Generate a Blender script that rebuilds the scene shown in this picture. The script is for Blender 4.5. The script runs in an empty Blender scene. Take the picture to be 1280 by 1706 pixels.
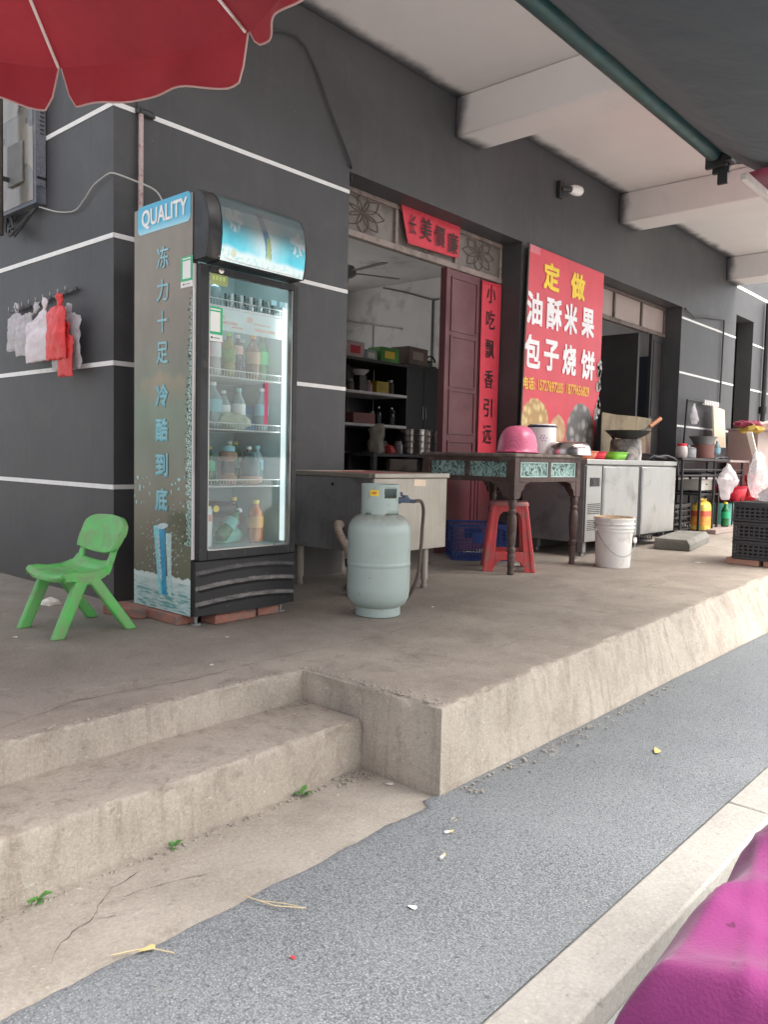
import bpy, bmesh, math, random
from mathutils import Vector, Matrix, noise, Euler
random.seed(7)
S=bpy.context.scene
COL=S.collection
# ---------------------------------------------------------------- camera
yaw,pit,rol=[math.radians(a) for a in (41.5475,-3.8785,1.3016)]
F=Vector((math.cos(yaw)*math.cos(pit),math.sin(yaw)*math.cos(pit),math.sin(pit)))
R0=Vector((math.sin(yaw),-math.cos(yaw),0)); U0=R0.cross(F)
R1=R0*math.cos(rol)+U0*math.sin(rol); U1=-R0*math.sin(rol)+U0*math.cos(rol)
cd=bpy.data.cameras.new('camera'); cam=bpy.data.objects.new('camera',cd); COL.objects.link(cam)
m=Matrix((R1,U1,-F)).transposed().to_4x4(); m.translation=Vector((0,0,.75)); cam.matrix_world=m
cd.sensor_fit='VERTICAL'; cd.sensor_height=24; cd.lens=24*1329.1/1706; cd.clip_start=.05; cd.clip_end=2000
S.camera=cam
# ---------------------------------------------------------------- light
W=bpy.data.worlds.new('World'); S.world=W; W.use_nodes=True
nt=W.node_tree; bg=nt.nodes['Background']; sk=nt.nodes.new('ShaderNodeTexSky'); sk.sky_type='NISHITA'; sk.sun_disc=False
SUN_EL,SUN_AZ=math.radians(58),math.radians(-62)   # azimuth of the sun measured from +X (street side)
sk.sun_elevation=SUN_EL; sk.sun_rotation=math.radians(90)-SUN_AZ
sk.air_density=1.0; sk.dust_density=6.0; sk.ozone_density=.6
hs=nt.nodes.new('ShaderNodeHueSaturation'); hs.inputs['Saturation'].default_value=.35
nt.links.new(sk.outputs[0],hs.inputs['Color']); nt.links.new(hs.outputs[0],bg.inputs[0]); bg.inputs[1].default_value=.15
sl=bpy.data.lights.new('sun','SUN'); sl.energy=1.5; sl.angle=math.radians(40); sl.color=(1,.95,.88)
so=bpy.data.objects.new('sun',sl); COL.objects.link(so)
sd=Vector((math.cos(SUN_EL)*math.cos(SUN_AZ),math.cos(SUN_EL)*math.sin(SUN_AZ),math.sin(SUN_EL)))
so.rotation_euler=(-sd).to_track_quat('-Z','Y').to_euler()
S.view_settings.view_transform='Standard'; S.view_settings.look='None'; S.view_settings.gamma=1
S.view_settings.exposure=1.5
try: S.cycles.max_bounces=8; S.cycles.transparent_max_bounces=16
except Exception: pass
# ---------------------------------------------------------------- helpers
class MB:
    def __init__(s): s.bm=bmesh.new()
    def _x(s,vs,M):
        if M is not None:
            for v in vs: v.co=M@v.co
    def box(s,x0,x1,y0,y1,z0,z1,M=None):
        v=[s.bm.verts.new((x,y,z)) for z in(z0,z1) for y in(y0,y1) for x in(x0,x1)]
        for f in((0,2,3,1),(4,5,7,6),(0,1,5,4),(2,6,7,3),(0,4,6,2),(1,3,7,5)): s.bm.faces.new([v[i] for i in f])
        s._x(v,M); return s
    def rings(s,rs,cap=True,closed=True,M=None):
        V=[[s.bm.verts.new(p) for p in r] for r in rs]
        for a,b in zip(V,V[1:]):
            n=len(a)
            for i in range(n if closed else n-1):
                j=(i+1)%n; s.bm.faces.new((a[i],a[j],b[j],b[i]))
        if cap and closed:
            s.bm.faces.new(V[0][::-1]); s.bm.faces.new(V[-1])
        for r in V: s._x(r,M)
        return s
    def lathe(s,prof,n=24,M=None,cap=True,sx=1,sy=1):
        return s.rings([[(r*sx*math.cos(2*math.pi*i/n),r*sy*math.sin(2*math.pi*i/n),z) for i in range(n)] for r,z in prof],cap,True,M)
    def tube(s,pts,r,n=8,cap=True):
        P=[Vector(p) for p in pts]; rs=[]; up=None
        for i,p in enumerate(P):
            t=(P[min(i+1,len(P)-1)]-P[max(i-1,0)]).normalized()
            if up is None: up=Vector((0,0,1)) if abs(t.z)<.9 else Vector((1,0,0))
            a=(up-t*up.dot(t)).normalized(); b=t.cross(a); up=a
            rr=r[i] if isinstance(r,(list,tuple)) else r
            rs.append([p+(a*math.cos(2*math.pi*k/n)+b*math.sin(2*math.pi*k/n))*rr for k in range(n)])
        return s.rings(rs,cap)
    def cyl(s,p0,p1,r,r1=None,n=16): return s.tube([p0,p1],[r,r if r1 is None else r1],n)
    def bar(s,p0,p1,w,h,up=(0,0,1)):
        p0=Vector(p0);p1=Vector(p1);t=(p1-p0).normalized();u=Vector(up);a=(u-t*u.dot(t)).normalized();b=t.cross(a)
        return s.rings([[p+a*sa*h/2+b*sb*w/2 for sa,sb in((1,1),(1,-1),(-1,-1),(-1,1))] for p in(p0,p1)])
    def grid(s,f,nu,nv):
        V=[[s.bm.verts.new(f(i/nu,j/nv)) for i in range(nu+1)] for j in range(nv+1)]
        for j in range(nv):
            for i in range(nu): s.bm.faces.new((V[j][i],V[j][i+1],V[j+1][i+1],V[j+1][i]))
        return s
    def prism(s,poly,vec,M=None):
        vec=Vector(vec); a=[s.bm.verts.new(p) for p in poly]; b=[s.bm.verts.new(Vector(p)+vec) for p in poly]; n=len(a)
        s.bm.faces.new(a[::-1]); s.bm.faces.new(b)
        for i in range(n): s.bm.faces.new((a[i],a[(i+1)%n],b[(i+1)%n],b[i]))
        s._x(a+b,M); return s
    def quad(s,*p): s.bm.faces.new([s.bm.verts.new(q) for q in p]); return s
    def text(s,body,M,w=None,h=None,bold=0.0,thick=0.0,bevel=0):
        """lettering centred on M's origin in its xy plane, fitted to w x h metres"""
        c=bpy.data.curves.new('t','FONT'); c.body=body; c.offset=0; c.extrude=thick; c.resolution_u=3
        o=bpy.data.objects.new('t',c); COL.objects.link(o)
        me=bpy.data.meshes.new_from_object(o.evaluated_get(bpy.context.evaluated_depsgraph_get()))
        xs=[v.co.x for v in me.vertices]; ys=[v.co.y for v in me.vertices]
        if xs:
            cx,cy=(min(xs)+max(xs))/2,(min(ys)+max(ys))/2; fx=w/(max(xs)-min(xs)) if w else None; fy=h/(max(ys)-min(ys)) if h else None
            fx=fx or fy; fy=fy or fx
            sh=[(0,0)] if bold<=0 else [(0,0),(bold,bold),(-bold,bold),(bold,-bold),(-bold,-bold)]
            for k,(ax,ay) in enumerate(sh):
                vs=[s.bm.verts.new(M@Vector(((v.co.x-cx+ax)*fx,(v.co.y-cy+ay)*fy,v.co.z+k*.00025))) for v in me.vertices]
                for p in me.polygons:
                    try: s.bm.faces.new([vs[i] for i in p.vertices])
                    except ValueError: pass
        bpy.data.objects.remove(o); bpy.data.curves.remove(c); bpy.data.meshes.remove(me); return s
    def mesh(s,name,smooth=35,bev=0,normals=True):
        if normals: bmesh.ops.recalc_face_normals(s.bm,faces=s.bm.faces)
        me=bpy.data.meshes.new(name); s.bm.to_mesh(me); s.bm.free()
        if smooth:
            for p in me.polygons: p.use_smooth=True
            me.set_sharp_from_angle(angle=math.radians(smooth))
        return me
    def build(s,name,mt,parent=None,smooth=35,bev=0,solid=0,loc=None,normals=True):
        me=s.mesh(name,smooth,normals=normals); me.materials.append(mt)
        o=bpy.data.objects.new(name,me); COL.objects.link(o)
        if parent: o.parent=parent
        if loc: o.location=loc
        if solid: q=o.modifiers.new('s','SOLIDIFY'); q.thickness=solid; q.offset=0
        if bev: q=o.modifiers.new('b','BEVEL'); q.width=bev; q.segments=2; q.limit_method='ANGLE'; q.angle_limit=math.radians(40)
        return o
def tag(o,label=None,cat=None,group=None,kind=None):
    if label: o['label']=label
    if cat: o['category']=cat
    if group: o['group']=group
    if kind: o['kind']=kind
    return o
def thing(name,label,cat,loc=(0,0,0),rz=0,group=None):
    o=bpy.data.objects.new(name,None); o.empty_display_size=.1; COL.objects.link(o); o.location=loc; o.rotation_euler=(0,0,rz)
    return tag(o,label,cat,group)
def one(mb,name,mt,label,cat,loc=(0,0,0),rz=0,group=None,**k):
    o=mb.build(name,mt,None,**k); o.location=loc; o.rotation_euler=(0,0,rz); return tag(o,label,cat,group)
def dup(root,loc,rz=None,label=None):
    r=root.copy(); COL.objects.link(r); r.location=loc
    if rz is not None: r.rotation_euler=(0,0,rz)
    if label: r['label']=label
    for ch in list(root.children):
        c=ch.copy(); COL.objects.link(c); c.parent=r
        for g in ch.children:
            d=g.copy(); COL.objects.link(d); d.parent=c
    return r
def N(*p,sc=1): return noise.noise(Vector(p)*sc)
def fbm(x,y,z=0,o=4):
    return noise.fractal(Vector((x,y,z)),1.0,2.0,o)
# ---------------------------------------------------------------- materials
def nodes(name):
    mt=bpy.data.materials.new(name); mt.use_nodes=True; t=mt.node_tree; return mt,t,t.nodes['Principled BSDF']
def ramp(t,src,stops):
    r=t.nodes.new('ShaderNodeValToRGB'); e=r.color_ramp.elements
    while len(e)<len(stops): e.new(.5)
    for q,(p,c) in zip(e,stops): q.position=p; q.color=(c,c,c,1) if isinstance(c,(int,float)) else (*c,1)
    t.links.new(src,r.inputs[0]); return r.outputs[0]
def mix(t,f,a,b,mode='MIX'):
    m_=t.nodes.new('ShaderNodeMix'); m_.data_type='RGBA'; m_.blend_type=mode
    for k,v in((0,f),(6,a),(7,b)):
        if isinstance(v,bpy.types.NodeSocket): t.links.new(v,m_.inputs[k])
        elif k==0: m_.inputs[0].default_value=v
        else: m_.inputs[k].default_value=(*v,1)
    return m_.outputs[2]
def nz(t,vec,scale,det=4,rough=.55,dist=0):
    n=t.nodes.new('ShaderNodeTexNoise'); n.inputs['Scale'].default_value=scale; n.inputs['Detail'].default_value=det
    n.inputs['Roughness'].default_value=rough; n.inputs['Distortion'].default_value=dist; t.links.new(vec,n.inputs['Vector']); return n.outputs[0]
def coord(t,kind='Object',scale=None):
    c=t.nodes.new('ShaderNodeTexCoord'); o=c.outputs[kind]
    if scale:
        mp=t.nodes.new('ShaderNodeMapping'); mp.inputs['Scale'].default_value=scale; t.links.new(o,mp.inputs[0]); o=mp.outputs[0]
    return o
def bump(t,b,h,strength,dist=.01):
    n=t.nodes.new('ShaderNodeBump'); n.inputs['Strength'].default_value=strength; n.inputs['Distance'].default_value=dist
    t.links.new(h,n.inputs['Height'])
    if b.inputs['Normal'].is_linked: t.links.new(b.inputs['Normal'].links[0].from_socket,n.inputs['Normal'])
    t.links.new(n.outputs[0],b.inputs['Normal'])
def mat(name,col,rough=.5,metal=0,var=.12,sc=6,dirt=None,bmp=None,stretch=None,emit=0,trans=0,alpha=1,spec=.5,coat=0,sss=0):
    mt,t,b=nodes(name); v=coord(t,'Object',stretch)
    c=ramp(t,nz(t,v,sc,5),[(.25,tuple(x*(1-var) for x in col)),(.75,tuple(min(1,x*(1+var)) for x in col))])
    if dirt:
        dc,am,ds=dirt; c=mix(t,ramp(t,nz(t,v,ds,6,.65,.4),[(.62-am*.35,0),(.72-am*.1,1)]),c,dc)
        r=ramp(t,nz(t,v,ds,6,.65,.4),[(.4,rough),(.7,min(1,rough+.3))]); t.links.new(r,b.inputs['Roughness'])
    else: b.inputs['Roughness'].default_value=rough
    t.links.new(c,b.inputs['Base Color']); b.inputs['Metallic'].default_value=metal
    b.inputs['Specular IOR Level'].default_value=spec; b.inputs['Coat Weight'].default_value=coat
    b.inputs['Transmission Weight'].default_value=trans; b.inputs['Alpha'].default_value=alpha
    if sss: b.inputs['Subsurface Weight'].default_value=sss; b.inputs['Subsurface Scale'].default_value=.02
    if emit:
        t.links.new(c,b.inputs['Emission Color']); b.inputs['Emission Strength'].default_value=emit
    if bmp: bump(t,b,nz(t,v,bmp[1],4),bmp[0],bmp[2] if len(bmp)>2 else .005)
    return mt
def film(name,col,op=.35,rough=.25,transl=.5):
    """thin plastic film or cloth that lets light through"""
    mt,t,b=nodes(name); out=t.nodes['Material Output']; v=coord(t)
    b.inputs['Base Color'].default_value=(*col,1); b.inputs['Roughness'].default_value=rough
    tr=t.nodes.new('ShaderNodeBsdfTransparent'); tl=t.nodes.new('ShaderNodeBsdfTranslucent'); tl.inputs[0].default_value=(*col,1)
    a=t.nodes.new('ShaderNodeMixShader'); a.inputs[0].default_value=transl; t.links.new(b.outputs[0],a.inputs[1]); t.links.new(tl.outputs[0],a.inputs[2])
    c=t.nodes.new('ShaderNodeMixShader'); f=ramp(t,nz(t,v,14,4),[(.3,max(0,op-.15)),(.7,min(1,op+.15))]); t.links.new(f,c.inputs[0])
    t.links.new(tr.outputs[0],c.inputs[1]); t.links.new(a.outputs[0],c.inputs[2]); t.links.new(c.outputs[0],out.inputs[0])
    bump(t,b,nz(t,v,25,4),.5,.01); return mt
def cloth(name,col,transl=.4,rough=.8,sc=300,var=.1):
    mt,t,b=nodes(name); out=t.nodes['Material Output']; v=coord(t); bump(t,b,nz(t,v,5,3,.5,.3),.35,.03)
    c=ramp(t,nz(t,v,3,6,.7),[(.25,tuple(x*(1-var) for x in col)),(.75,tuple(min(1,x*(1+var)) for x in col))])
    t.links.new(c,b.inputs['Base Color']); b.inputs['Roughness'].default_value=rough; b.inputs['Sheen Weight'].default_value=.15
    if name=='magenta_cloth':
        b.inputs['Specular IOR Level'].default_value=.15
        c=mix(t,ramp(t,nz(t,v,48,2,.4),[(.70,0),(.73,.75)]),c,tuple(x*.35 for x in col)); t.links.new(c,b.inputs['Base Color'])
    bump(t,b,nz(t,v,sc,2),.3,.003)
    if transl:
        tl=t.nodes.new('ShaderNodeBsdfTranslucent'); t.links.new(c,tl.inputs[0]); a=t.nodes.new('ShaderNodeMixShader'); a.inputs[0].default_value=transl
        t.links.new(b.outputs[0],a.inputs[1]); t.links.new(tl.outputs[0],a.inputs[2]); t.links.new(a.outputs[0],out.inputs[0])
    return mt
def glass(name,tint=(1,1,1),refl=.12,haze=0.0,rough=.02):
    mt,t,b=nodes(name); out=t.nodes['Material Output']; t.nodes.remove(b)
    tr=t.nodes.new('ShaderNodeBsdfTransparent'); tr.inputs[0].default_value=(*tint,1)
    gl=t.nodes.new('ShaderNodeBsdfGlossy'); gl.inputs['Roughness'].default_value=rough
    lw=t.nodes.new('ShaderNodeFresnel'); lw.inputs[0].default_value=1.45
    mm=t.nodes.new('ShaderNodeMath'); mm.operation='MULTIPLY_ADD'; mm.inputs[1].default_value=1.0; mm.inputs[2].default_value=refl*.3; t.links.new(lw.outputs[0],mm.inputs[0])
    a=t.nodes.new('ShaderNodeMixShader'); t.links.new(mm.outputs[0],a.inputs[0]); t.links.new(tr.outputs[0],a.inputs[1]); t.links.new(gl.outputs[0],a.inputs[2])
    s_=a.outputs[0]
    if haze:
        df=t.nodes.new('ShaderNodeBsdfDiffuse'); df.inputs[0].default_value=(.8,.85,.88,1)
        h=t.nodes.new('ShaderNodeMixShader'); h.inputs[0].default_value=haze
        t.links.new(s_,h.inputs[1]); t.links.new(df.outputs[0],h.inputs[2]); s_=h.outputs[0]
    t.links.new(s_,out.inputs[0]); return mt
def vcol(name,rough=.4,emit=0,spec=.5,bmp=None,metal=0):
    mt,t,b=nodes(name); a=t.nodes.new('ShaderNodeVertexColor'); a.layer_name='Col'
    t.links.new(a.outputs[0],b.inputs['Base Color']); b.inputs['Roughness'].default_value=rough; b.inputs['Specular IOR Level'].default_value=spec
    b.inputs['Metallic'].default_value=metal
    if emit: t.links.new(a.outputs[0],b.inputs['Emission Color']); b.inputs['Emission Strength'].default_value=emit
    if bmp: bump(t,b,nz(t,coord(t),bmp[1],3),bmp[0],.003)
    return mt
def painted(name,mt,parent,pos,col,nu,nv,smooth=0):
    """a printed sheet: pos(u,v) gives the point, col(u,v) the ink"""
    me=bpy.data.meshes.new(name); vs=[];fs=[];cs=[]
    for j in range(nv+1):
        for i in range(nu+1):
            vs.append(pos(i/nu,j/nv)); cs+=list(col(i/nu,j/nv))[:3]+[1.0]
    for j in range(nv):
        for i in range(nu): a=j*(nu+1)+i; fs.append((a,a+1,a+nu+2,a+nu+1))
    me.from_pydata(vs,[],fs); at=me.color_attributes.new('Col','FLOAT_COLOR','POINT'); at.data.foreach_set('color',cs)
    me.materials.append(mt)
    for p in me.polygons: p.use_smooth=True
    o=bpy.data.objects.new(name,me); COL.objects.link(o)
    if parent: o.parent=parent
    return o
def lerp(a,b,t): return a+(b-a)*t
def lc(a,b,t):
    t=max(0,min(1,t)); return tuple(a[i]+(b[i]-a[i])*t for i in range(3))
def frame(o,x,y):
    """matrix whose x and y axes are the given world directions at point o"""
    x=Vector(x).normalized(); y=Vector(y).normalized(); z=x.cross(y); q=Matrix((x,y,z)).transposed().to_4x4(); q.translation=Vector(o); return q
def loft(mb,secs,n=28,amp=.01,fs=9,seed=0,pw=1.0):
    """closed wrinkled bag: secs=(centre,half width vec,half depth vec)"""
    rs=[]; S_=[tuple(Vector(q) for q in s) for s in secs]; o=[]
    for a,b in zip(S_,S_[1:]):
        for k in range(5):
            t=k/5; t=t*t*(3-2*t)*.4+t*.6; o.append(tuple(p.lerp(q,t) for p,q in zip(a,b)))
    secs=o+[S_[-1]]
    for k,(c,w,d) in enumerate(secs):
        c=Vector(c);w=Vector(w);d=Vector(d);r=[]
        for i in range(n):
            a=2*math.pi*i/n; p=c+w*math.cos(a)+d*math.sin(a)
            q=noise.noise_vector(p*fs+Vector((seed,seed*2,0)))*amp+noise.noise_vector(p*fs*2.7+Vector((seed,0,seed)))*amp*.55
            r.append(p+q)
        rs.append(r)
    mb.rings(rs); return mb
# paints
M={}
def worn_wall():
    mt,t,b=nodes('dark_wall_paint'); v=coord(t)
    c=ramp(t,nz(t,v,1.2,5),[(.28,(.056,.056,.059)),(.72,(.080,.080,.083))])
    c=mix(t,ramp(t,nz(t,v,2.5,8,.72,.8),[(.5,0),(.72,.45)]),c,(.105,.102,.098)); c=mix(t,ramp(t,nz(t,v,9,8,.75,1.0),[(.66,0),(.76,.6)]),c,(.15,.145,.14))
    st=coord(t,'Object',(6,6,.7)); c=mix(t,ramp(t,nz(t,st,3,6,.6),[(.55,0),(.9,.5)]),c,(.11,.105,.10))
    c=mix(t,ramp(t,nz(t,v,70,3,.5),[(.79,0),(.80,.8)]),c,(.4,.4,.38))
    sx=t.nodes.new('ShaderNodeSeparateXYZ'); t.links.new(coord(t),sx.inputs[0])
    low=ramp(t,sx.outputs[2],[(0,.6),(.25,0)]); c=mix(t,low,c,(.10,.09,.078))
    t.links.new(c,b.inputs['Base Color']); b.inputs['Roughness'].default_value=.5; b.inputs['Specular IOR Level'].default_value=.35
    bump(t,b,nz(t,v,7,5),.25,.01); bump(t,b,nz(t,v,160,3),.12,.002); return mt
def concrete(name,a,b_,stain,sc=1.0,zone=None,bmps=.35,runs=0):
    mt,t,b=nodes(name); v=coord(t)
    lo=tuple(x*.86 for x in a); hi=tuple(min(.95,x*1.06) for x in b_)
    c=ramp(t,nz(t,v,2.6*sc,8,.68,.4),[(.34,lo),(.5,tuple((x+y)/2 for x,y in zip(a,b_))),(.66,hi)])
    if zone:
        # older screed behind a wandering joint, darkened further with painted shade near the wall
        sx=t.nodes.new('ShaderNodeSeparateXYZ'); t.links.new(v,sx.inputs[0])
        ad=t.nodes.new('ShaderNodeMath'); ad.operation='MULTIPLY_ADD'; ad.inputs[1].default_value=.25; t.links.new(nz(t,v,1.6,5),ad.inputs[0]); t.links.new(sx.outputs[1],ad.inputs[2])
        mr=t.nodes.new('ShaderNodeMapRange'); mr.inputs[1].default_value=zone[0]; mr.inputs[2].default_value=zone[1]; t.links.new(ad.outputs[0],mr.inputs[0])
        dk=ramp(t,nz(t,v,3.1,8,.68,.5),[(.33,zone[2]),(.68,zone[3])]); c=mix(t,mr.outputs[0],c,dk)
    if runs:
        st=coord(t,'Object',(7,7,.8)); c=mix(t,ramp(t,nz(t,st,2.2,7,.7),[(.52,0),(.68,runs)]),c,stain)
        c=mix(t,ramp(t,nz(t,coord(t,'Object',(22,22,1.2)),1.6,6,.7),[(.60,0),(.72,runs*.6)]),c,tuple(x*.7 for x in stain))
        sz=t.nodes.new('ShaderNodeSeparateXYZ'); t.links.new(v,sz.inputs[0]); ad=t.nodes.new('ShaderNodeMath'); ad.operation='MULTIPLY_ADD'; ad.inputs[1].default_value=.10; t.links.new(nz(t,v,7,6,.7),ad.inputs[0]); t.links.new(sz.outputs[2],ad.inputs[2])
        mr=t.nodes.new('ShaderNodeMapRange'); mr.inputs[1].default_value=-.215; mr.inputs[2].default_value=-.245; t.links.new(ad.outputs[0],mr.inputs[0]); mm=t.nodes.new('ShaderNodeMath'); mm.operation='MULTIPLY'; mm.inputs[1].default_value=.45; t.links.new(mr.outputs[0],mm.inputs[0]); c=mix(t,mm.outputs[0],c,tuple(x*.75 for x in stain))
    c=mix(t,ramp(t,nz(t,v,5.5*sc,9,.75,1.0),[(.54,0),(.70,.75)]),c,stain)
    c=mix(t,ramp(t,nz(t,v,11,8,.75,.6),[(.60,0),(.70,.5)]),c,tuple(min(.9,x*1.35) for x in b_))
    c=mix(t,ramp(t,nz(t,v,17,8,.8,.8),[(.60,0),(.66,.6)]),c,tuple(x*.62 for x in a)); c=mix(t,ramp(t,nz(t,v,34,6,.75),[(.62,0),(.69,.8)]),c,tuple(x*.5 for x in a))
    c=mix(t,ramp(t,nz(t,v,55,4,.6),[(.69,0),(.74,.7)]),c,tuple(min(.9,x*1.7) for x in b_))
    c=mix(t,.26,c,ramp(t,nz(t,v,110,6,.8),[(.32,tuple(x*.35 for x in a)),(.5,a),(.68,tuple(min(1,x*1.5) for x in b_))]))
    t.links.new(c,b.inputs['Base Color']); b.inputs['Roughness'].default_value=.88; b.inputs['Specular IOR Level'].default_value=.25
    bump(t,b,nz(t,v,6,6),bmps,.02); bump(t,b,nz(t,v,60,8,.8),min(1,bmps*2.4),.008); return mt
def asphalt():
    mt,t,b=nodes('asphalt'); v=coord(t)
    vo=t.nodes.new('ShaderNodeTexVoronoi'); vo.inputs['Scale'].default_value=215; t.links.new(v,vo.inputs['Vector'])
    vc=t.nodes.new('ShaderNodeSeparateColor'); t.links.new(vo.outputs['Color'],vc.inputs[0])
    stone=ramp(t,vc.outputs[0],[(0,(.17,.188,.202)),(.4,(.225,.247,.263)),(.92,(.262,.284,.298)),(.985,(.37,.38,.38))])
    gap=ramp(t,vo.outputs['Distance'],[(.38,0),(.62,1)])
    c=mix(t,gap,stone,(.125,.138,.148))
    c=mix(t,ramp(t,nz(t,v,1.7,6,.65),[(.4,0),(.75,.5)]),c,(.25,.268,.278))
    c=mix(t,ramp(t,nz(t,v,4,8,.75,.8),[(.62,0),(.70,.6)]),c,(.36,.335,.29)); c=mix(t,ramp(t,nz(t,v,95,3,.6),[(.58,0),(.64,.75)]),c,(.06,.068,.076)); c=mix(t,ramp(t,nz(t,v,.8,5,.6),[(.45,0),(.7,.35)]),c,(.16,.175,.185))
    c=mix(t,ramp(t,nz(t,v,75,2,.5),[(.77,0),(.80,.8)]),c,(.5,.5,.47))
    t.links.new(c,b.inputs['Base Color']); b.inputs['Roughness'].default_value=.75
    iv=t.nodes.new('ShaderNodeMath'); iv.operation='SUBTRACT'; iv.inputs[0].default_value=1; t.links.new(vo.outputs['Distance'],iv.inputs[1])
    bump(t,b,iv.outputs[0],.5,.004); bump(t,b,nz(t,v,4,4),.3,.02); return mt
def brushed(name,col,rough=.38,metal=.85,vert=True,dirt=(.16,.13,.1),am=.35):
    mt,t,b=nodes(name); v=coord(t,'Object',(60,60,1.5) if vert else (1.5,60,60)); w=coord(t)
    c=ramp(t,nz(t,v,3,5),[(.3,tuple(x*.85 for x in col)),(.7,col)])
    c=mix(t,ramp(t,nz(t,w,4,7,.65,.6),[(.72-am*.4,0),(.8,.75)]),c,dirt)
    r=ramp(t,nz(t,w,5,5),[(.3,rough*.8),(.75,min(1,rough*1.7))]); t.links.new(r,b.inputs['Roughness'])
    t.links.new(c,b.inputs['Base Color']); b.inputs['Metallic'].default_value=metal; bump(t,b,nz(t,w,3,3),.25,.02); return mt
M['wall']=worn_wall()
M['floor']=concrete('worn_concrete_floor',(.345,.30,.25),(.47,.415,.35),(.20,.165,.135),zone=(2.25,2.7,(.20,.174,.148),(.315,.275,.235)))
M['step']=concrete('step_concrete',(.40,.357,.298),(.515,.462,.392),(.255,.205,.162),runs=.8)
M['tread']=concrete('tread_concrete',(.275,.24,.20),(.385,.34,.285),(.185,.155,.13))
M['apron']=concrete('apron_concrete',(.37,.335,.285),(.47,.435,.38),(.27,.235,.19))
M['kerb']=concrete('kerb_concrete',(.36,.345,.315),(.43,.415,.385),(.29,.27,.24),bmps=.25)
M['gutter']=concrete('pale_concrete',(.30,.30,.295),(.42,.42,.41),(.25,.25,.24))
M['asphalt']=asphalt()
M['ceil']=mat('whitewash',(.74,.71,.69),.85,var=.06,sc=1.2,dirt=((.5,.47,.44),.15,3),bmp=(.3,9,.01))
def whitewash():
    mt,t,b=nodes('sprayed_whitewash'); v=coord(t); c=ramp(t,nz(t,v,1.2,5),[(.3,(.70,.67,.65)),(.7,(.76,.73,.71))])
    c=mix(t,ramp(t,nz(t,v,3,6,.65,.6),[(.62,0),(.8,.35)]),c,(.52,.48,.44)); c=mix(t,ramp(t,nz(t,v,60,3,.6),[(.76,0),(.79,.7)]),c,(.2,.18,.17))
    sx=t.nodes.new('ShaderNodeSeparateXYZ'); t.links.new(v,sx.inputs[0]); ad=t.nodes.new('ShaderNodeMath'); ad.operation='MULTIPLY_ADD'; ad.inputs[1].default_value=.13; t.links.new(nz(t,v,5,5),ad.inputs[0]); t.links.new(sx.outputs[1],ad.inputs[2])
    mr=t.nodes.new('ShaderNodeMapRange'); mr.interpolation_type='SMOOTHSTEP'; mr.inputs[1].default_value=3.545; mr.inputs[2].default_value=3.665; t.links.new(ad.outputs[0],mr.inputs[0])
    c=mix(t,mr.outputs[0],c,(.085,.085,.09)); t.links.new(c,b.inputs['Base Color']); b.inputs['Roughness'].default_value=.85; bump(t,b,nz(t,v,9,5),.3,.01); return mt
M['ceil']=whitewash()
M['room']=mat('room_plaster',(.68,.67,.66),.9,var=.12,sc=1.5,dirt=((.42,.40,.38),.2,2),bmp=(.2,8,.01))
M['white']=mat('white_paint',(.78,.77,.75),.5,var=.06,sc=20)
M['steel']=brushed('stainless',(.50,.495,.48),rough=.33,metal=.95,am=.42); M['steel_d']=brushed('stainless_dull',(.36,.36,.36),rough=.45,metal=.7,dirt=(.09,.08,.07),am=.6)
M['steel_w']=brushed('stainless_warm',(.43,.395,.34),rough=.48,metal=.6,dirt=(.36,.31,.24),am=.3)
M['chrome']=mat('polished_steel',(.55,.5,.48),.22,1,var=.1)
M['black']=mat('black_plastic',(.018,.018,.02),.38,var=.2,dirt=((.07,.065,.06),.2,8))
M['blackm']=mat('black_metal',(.02,.02,.022),.5,var=.2)
M['dark']=mat('dark_wood_black',(.03,.026,.026),.5,var=.3)
M['wood']=mat('old_dark_wood',(.075,.045,.038),.55,var=.35,sc=9,dirt=((.14,.11,.1),.3,11),bmp=(.4,40,.003),stretch=(1,1,1))
M['woodt']=mat('dusty_dark_wood',(.12,.09,.08),.7,var=.3,sc=9,dirt=((.24,.2,.17),.5,14),bmp=(.4,40,.003))
M['maroon']=mat('maroon_door_paint',(.115,.028,.034),.4,var=.25,sc=2,dirt=((.09,.03,.035),.4,3))
M['brown']=mat('brown_frame',(.13,.095,.08),.55,var=.2,dirt=((.07,.05,.045),.3,6))
M['aluf']=mat('brown_metal_frame',(.26,.205,.18),.45,var=.15,dirt=((.13,.1,.09),.35,9))
M['redp']=mat('red_paper',(.62,.045,.07),.65,var=.08,sc=8,bmp=(.3,14,.008))
M['ink']=mat('ink',(.012,.01,.01),.5,var=.1)
M['green']=mat('green_plastic',(.10,.47,.10),.40,var=.16,sc=8,dirt=((.20,.34,.15),.6,17),sss=.05)
M['red']=mat('red_plastic',(.58,.05,.055),.45,var=.12,sc=7,dirt=((.30,.13,.11),.4,9))
M['redb']=mat('bright_red_plastic',(.72,.02,.05),.4,var=.08)
M['pink']=mat('pink_plastic',(.80,.12,.27),.38,var=.08,sss=.1)
M['blue']=mat('blue_plastic',(.015,.045,.19),.45,var=.15)
M['teal']=mat('teal_plastic',(.16,.5,.45),.4,var=.1)
M['lime']=mat('lime_plastic',(.25,.66,.05),.4,var=.06)
M['orange']=mat('orange_plastic',(.72,.20,.10),.4,var=.08)
M['yellow']=mat('yellow_plastic',(.72,.52,.1),.35,var=.08,sss=.05)
M['whitep']=mat('white_plastic',(.80,.785,.75),.42,var=.05,sc=5,dirt=((.55,.50,.43),.2,9),bmp=(.1,20))
M['enamel']=mat('white_enamel',(.78,.77,.75),.15,var=.03,coat=.5)
M['navy']=mat('navy_rim',(.02,.025,.05),.25)
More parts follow.
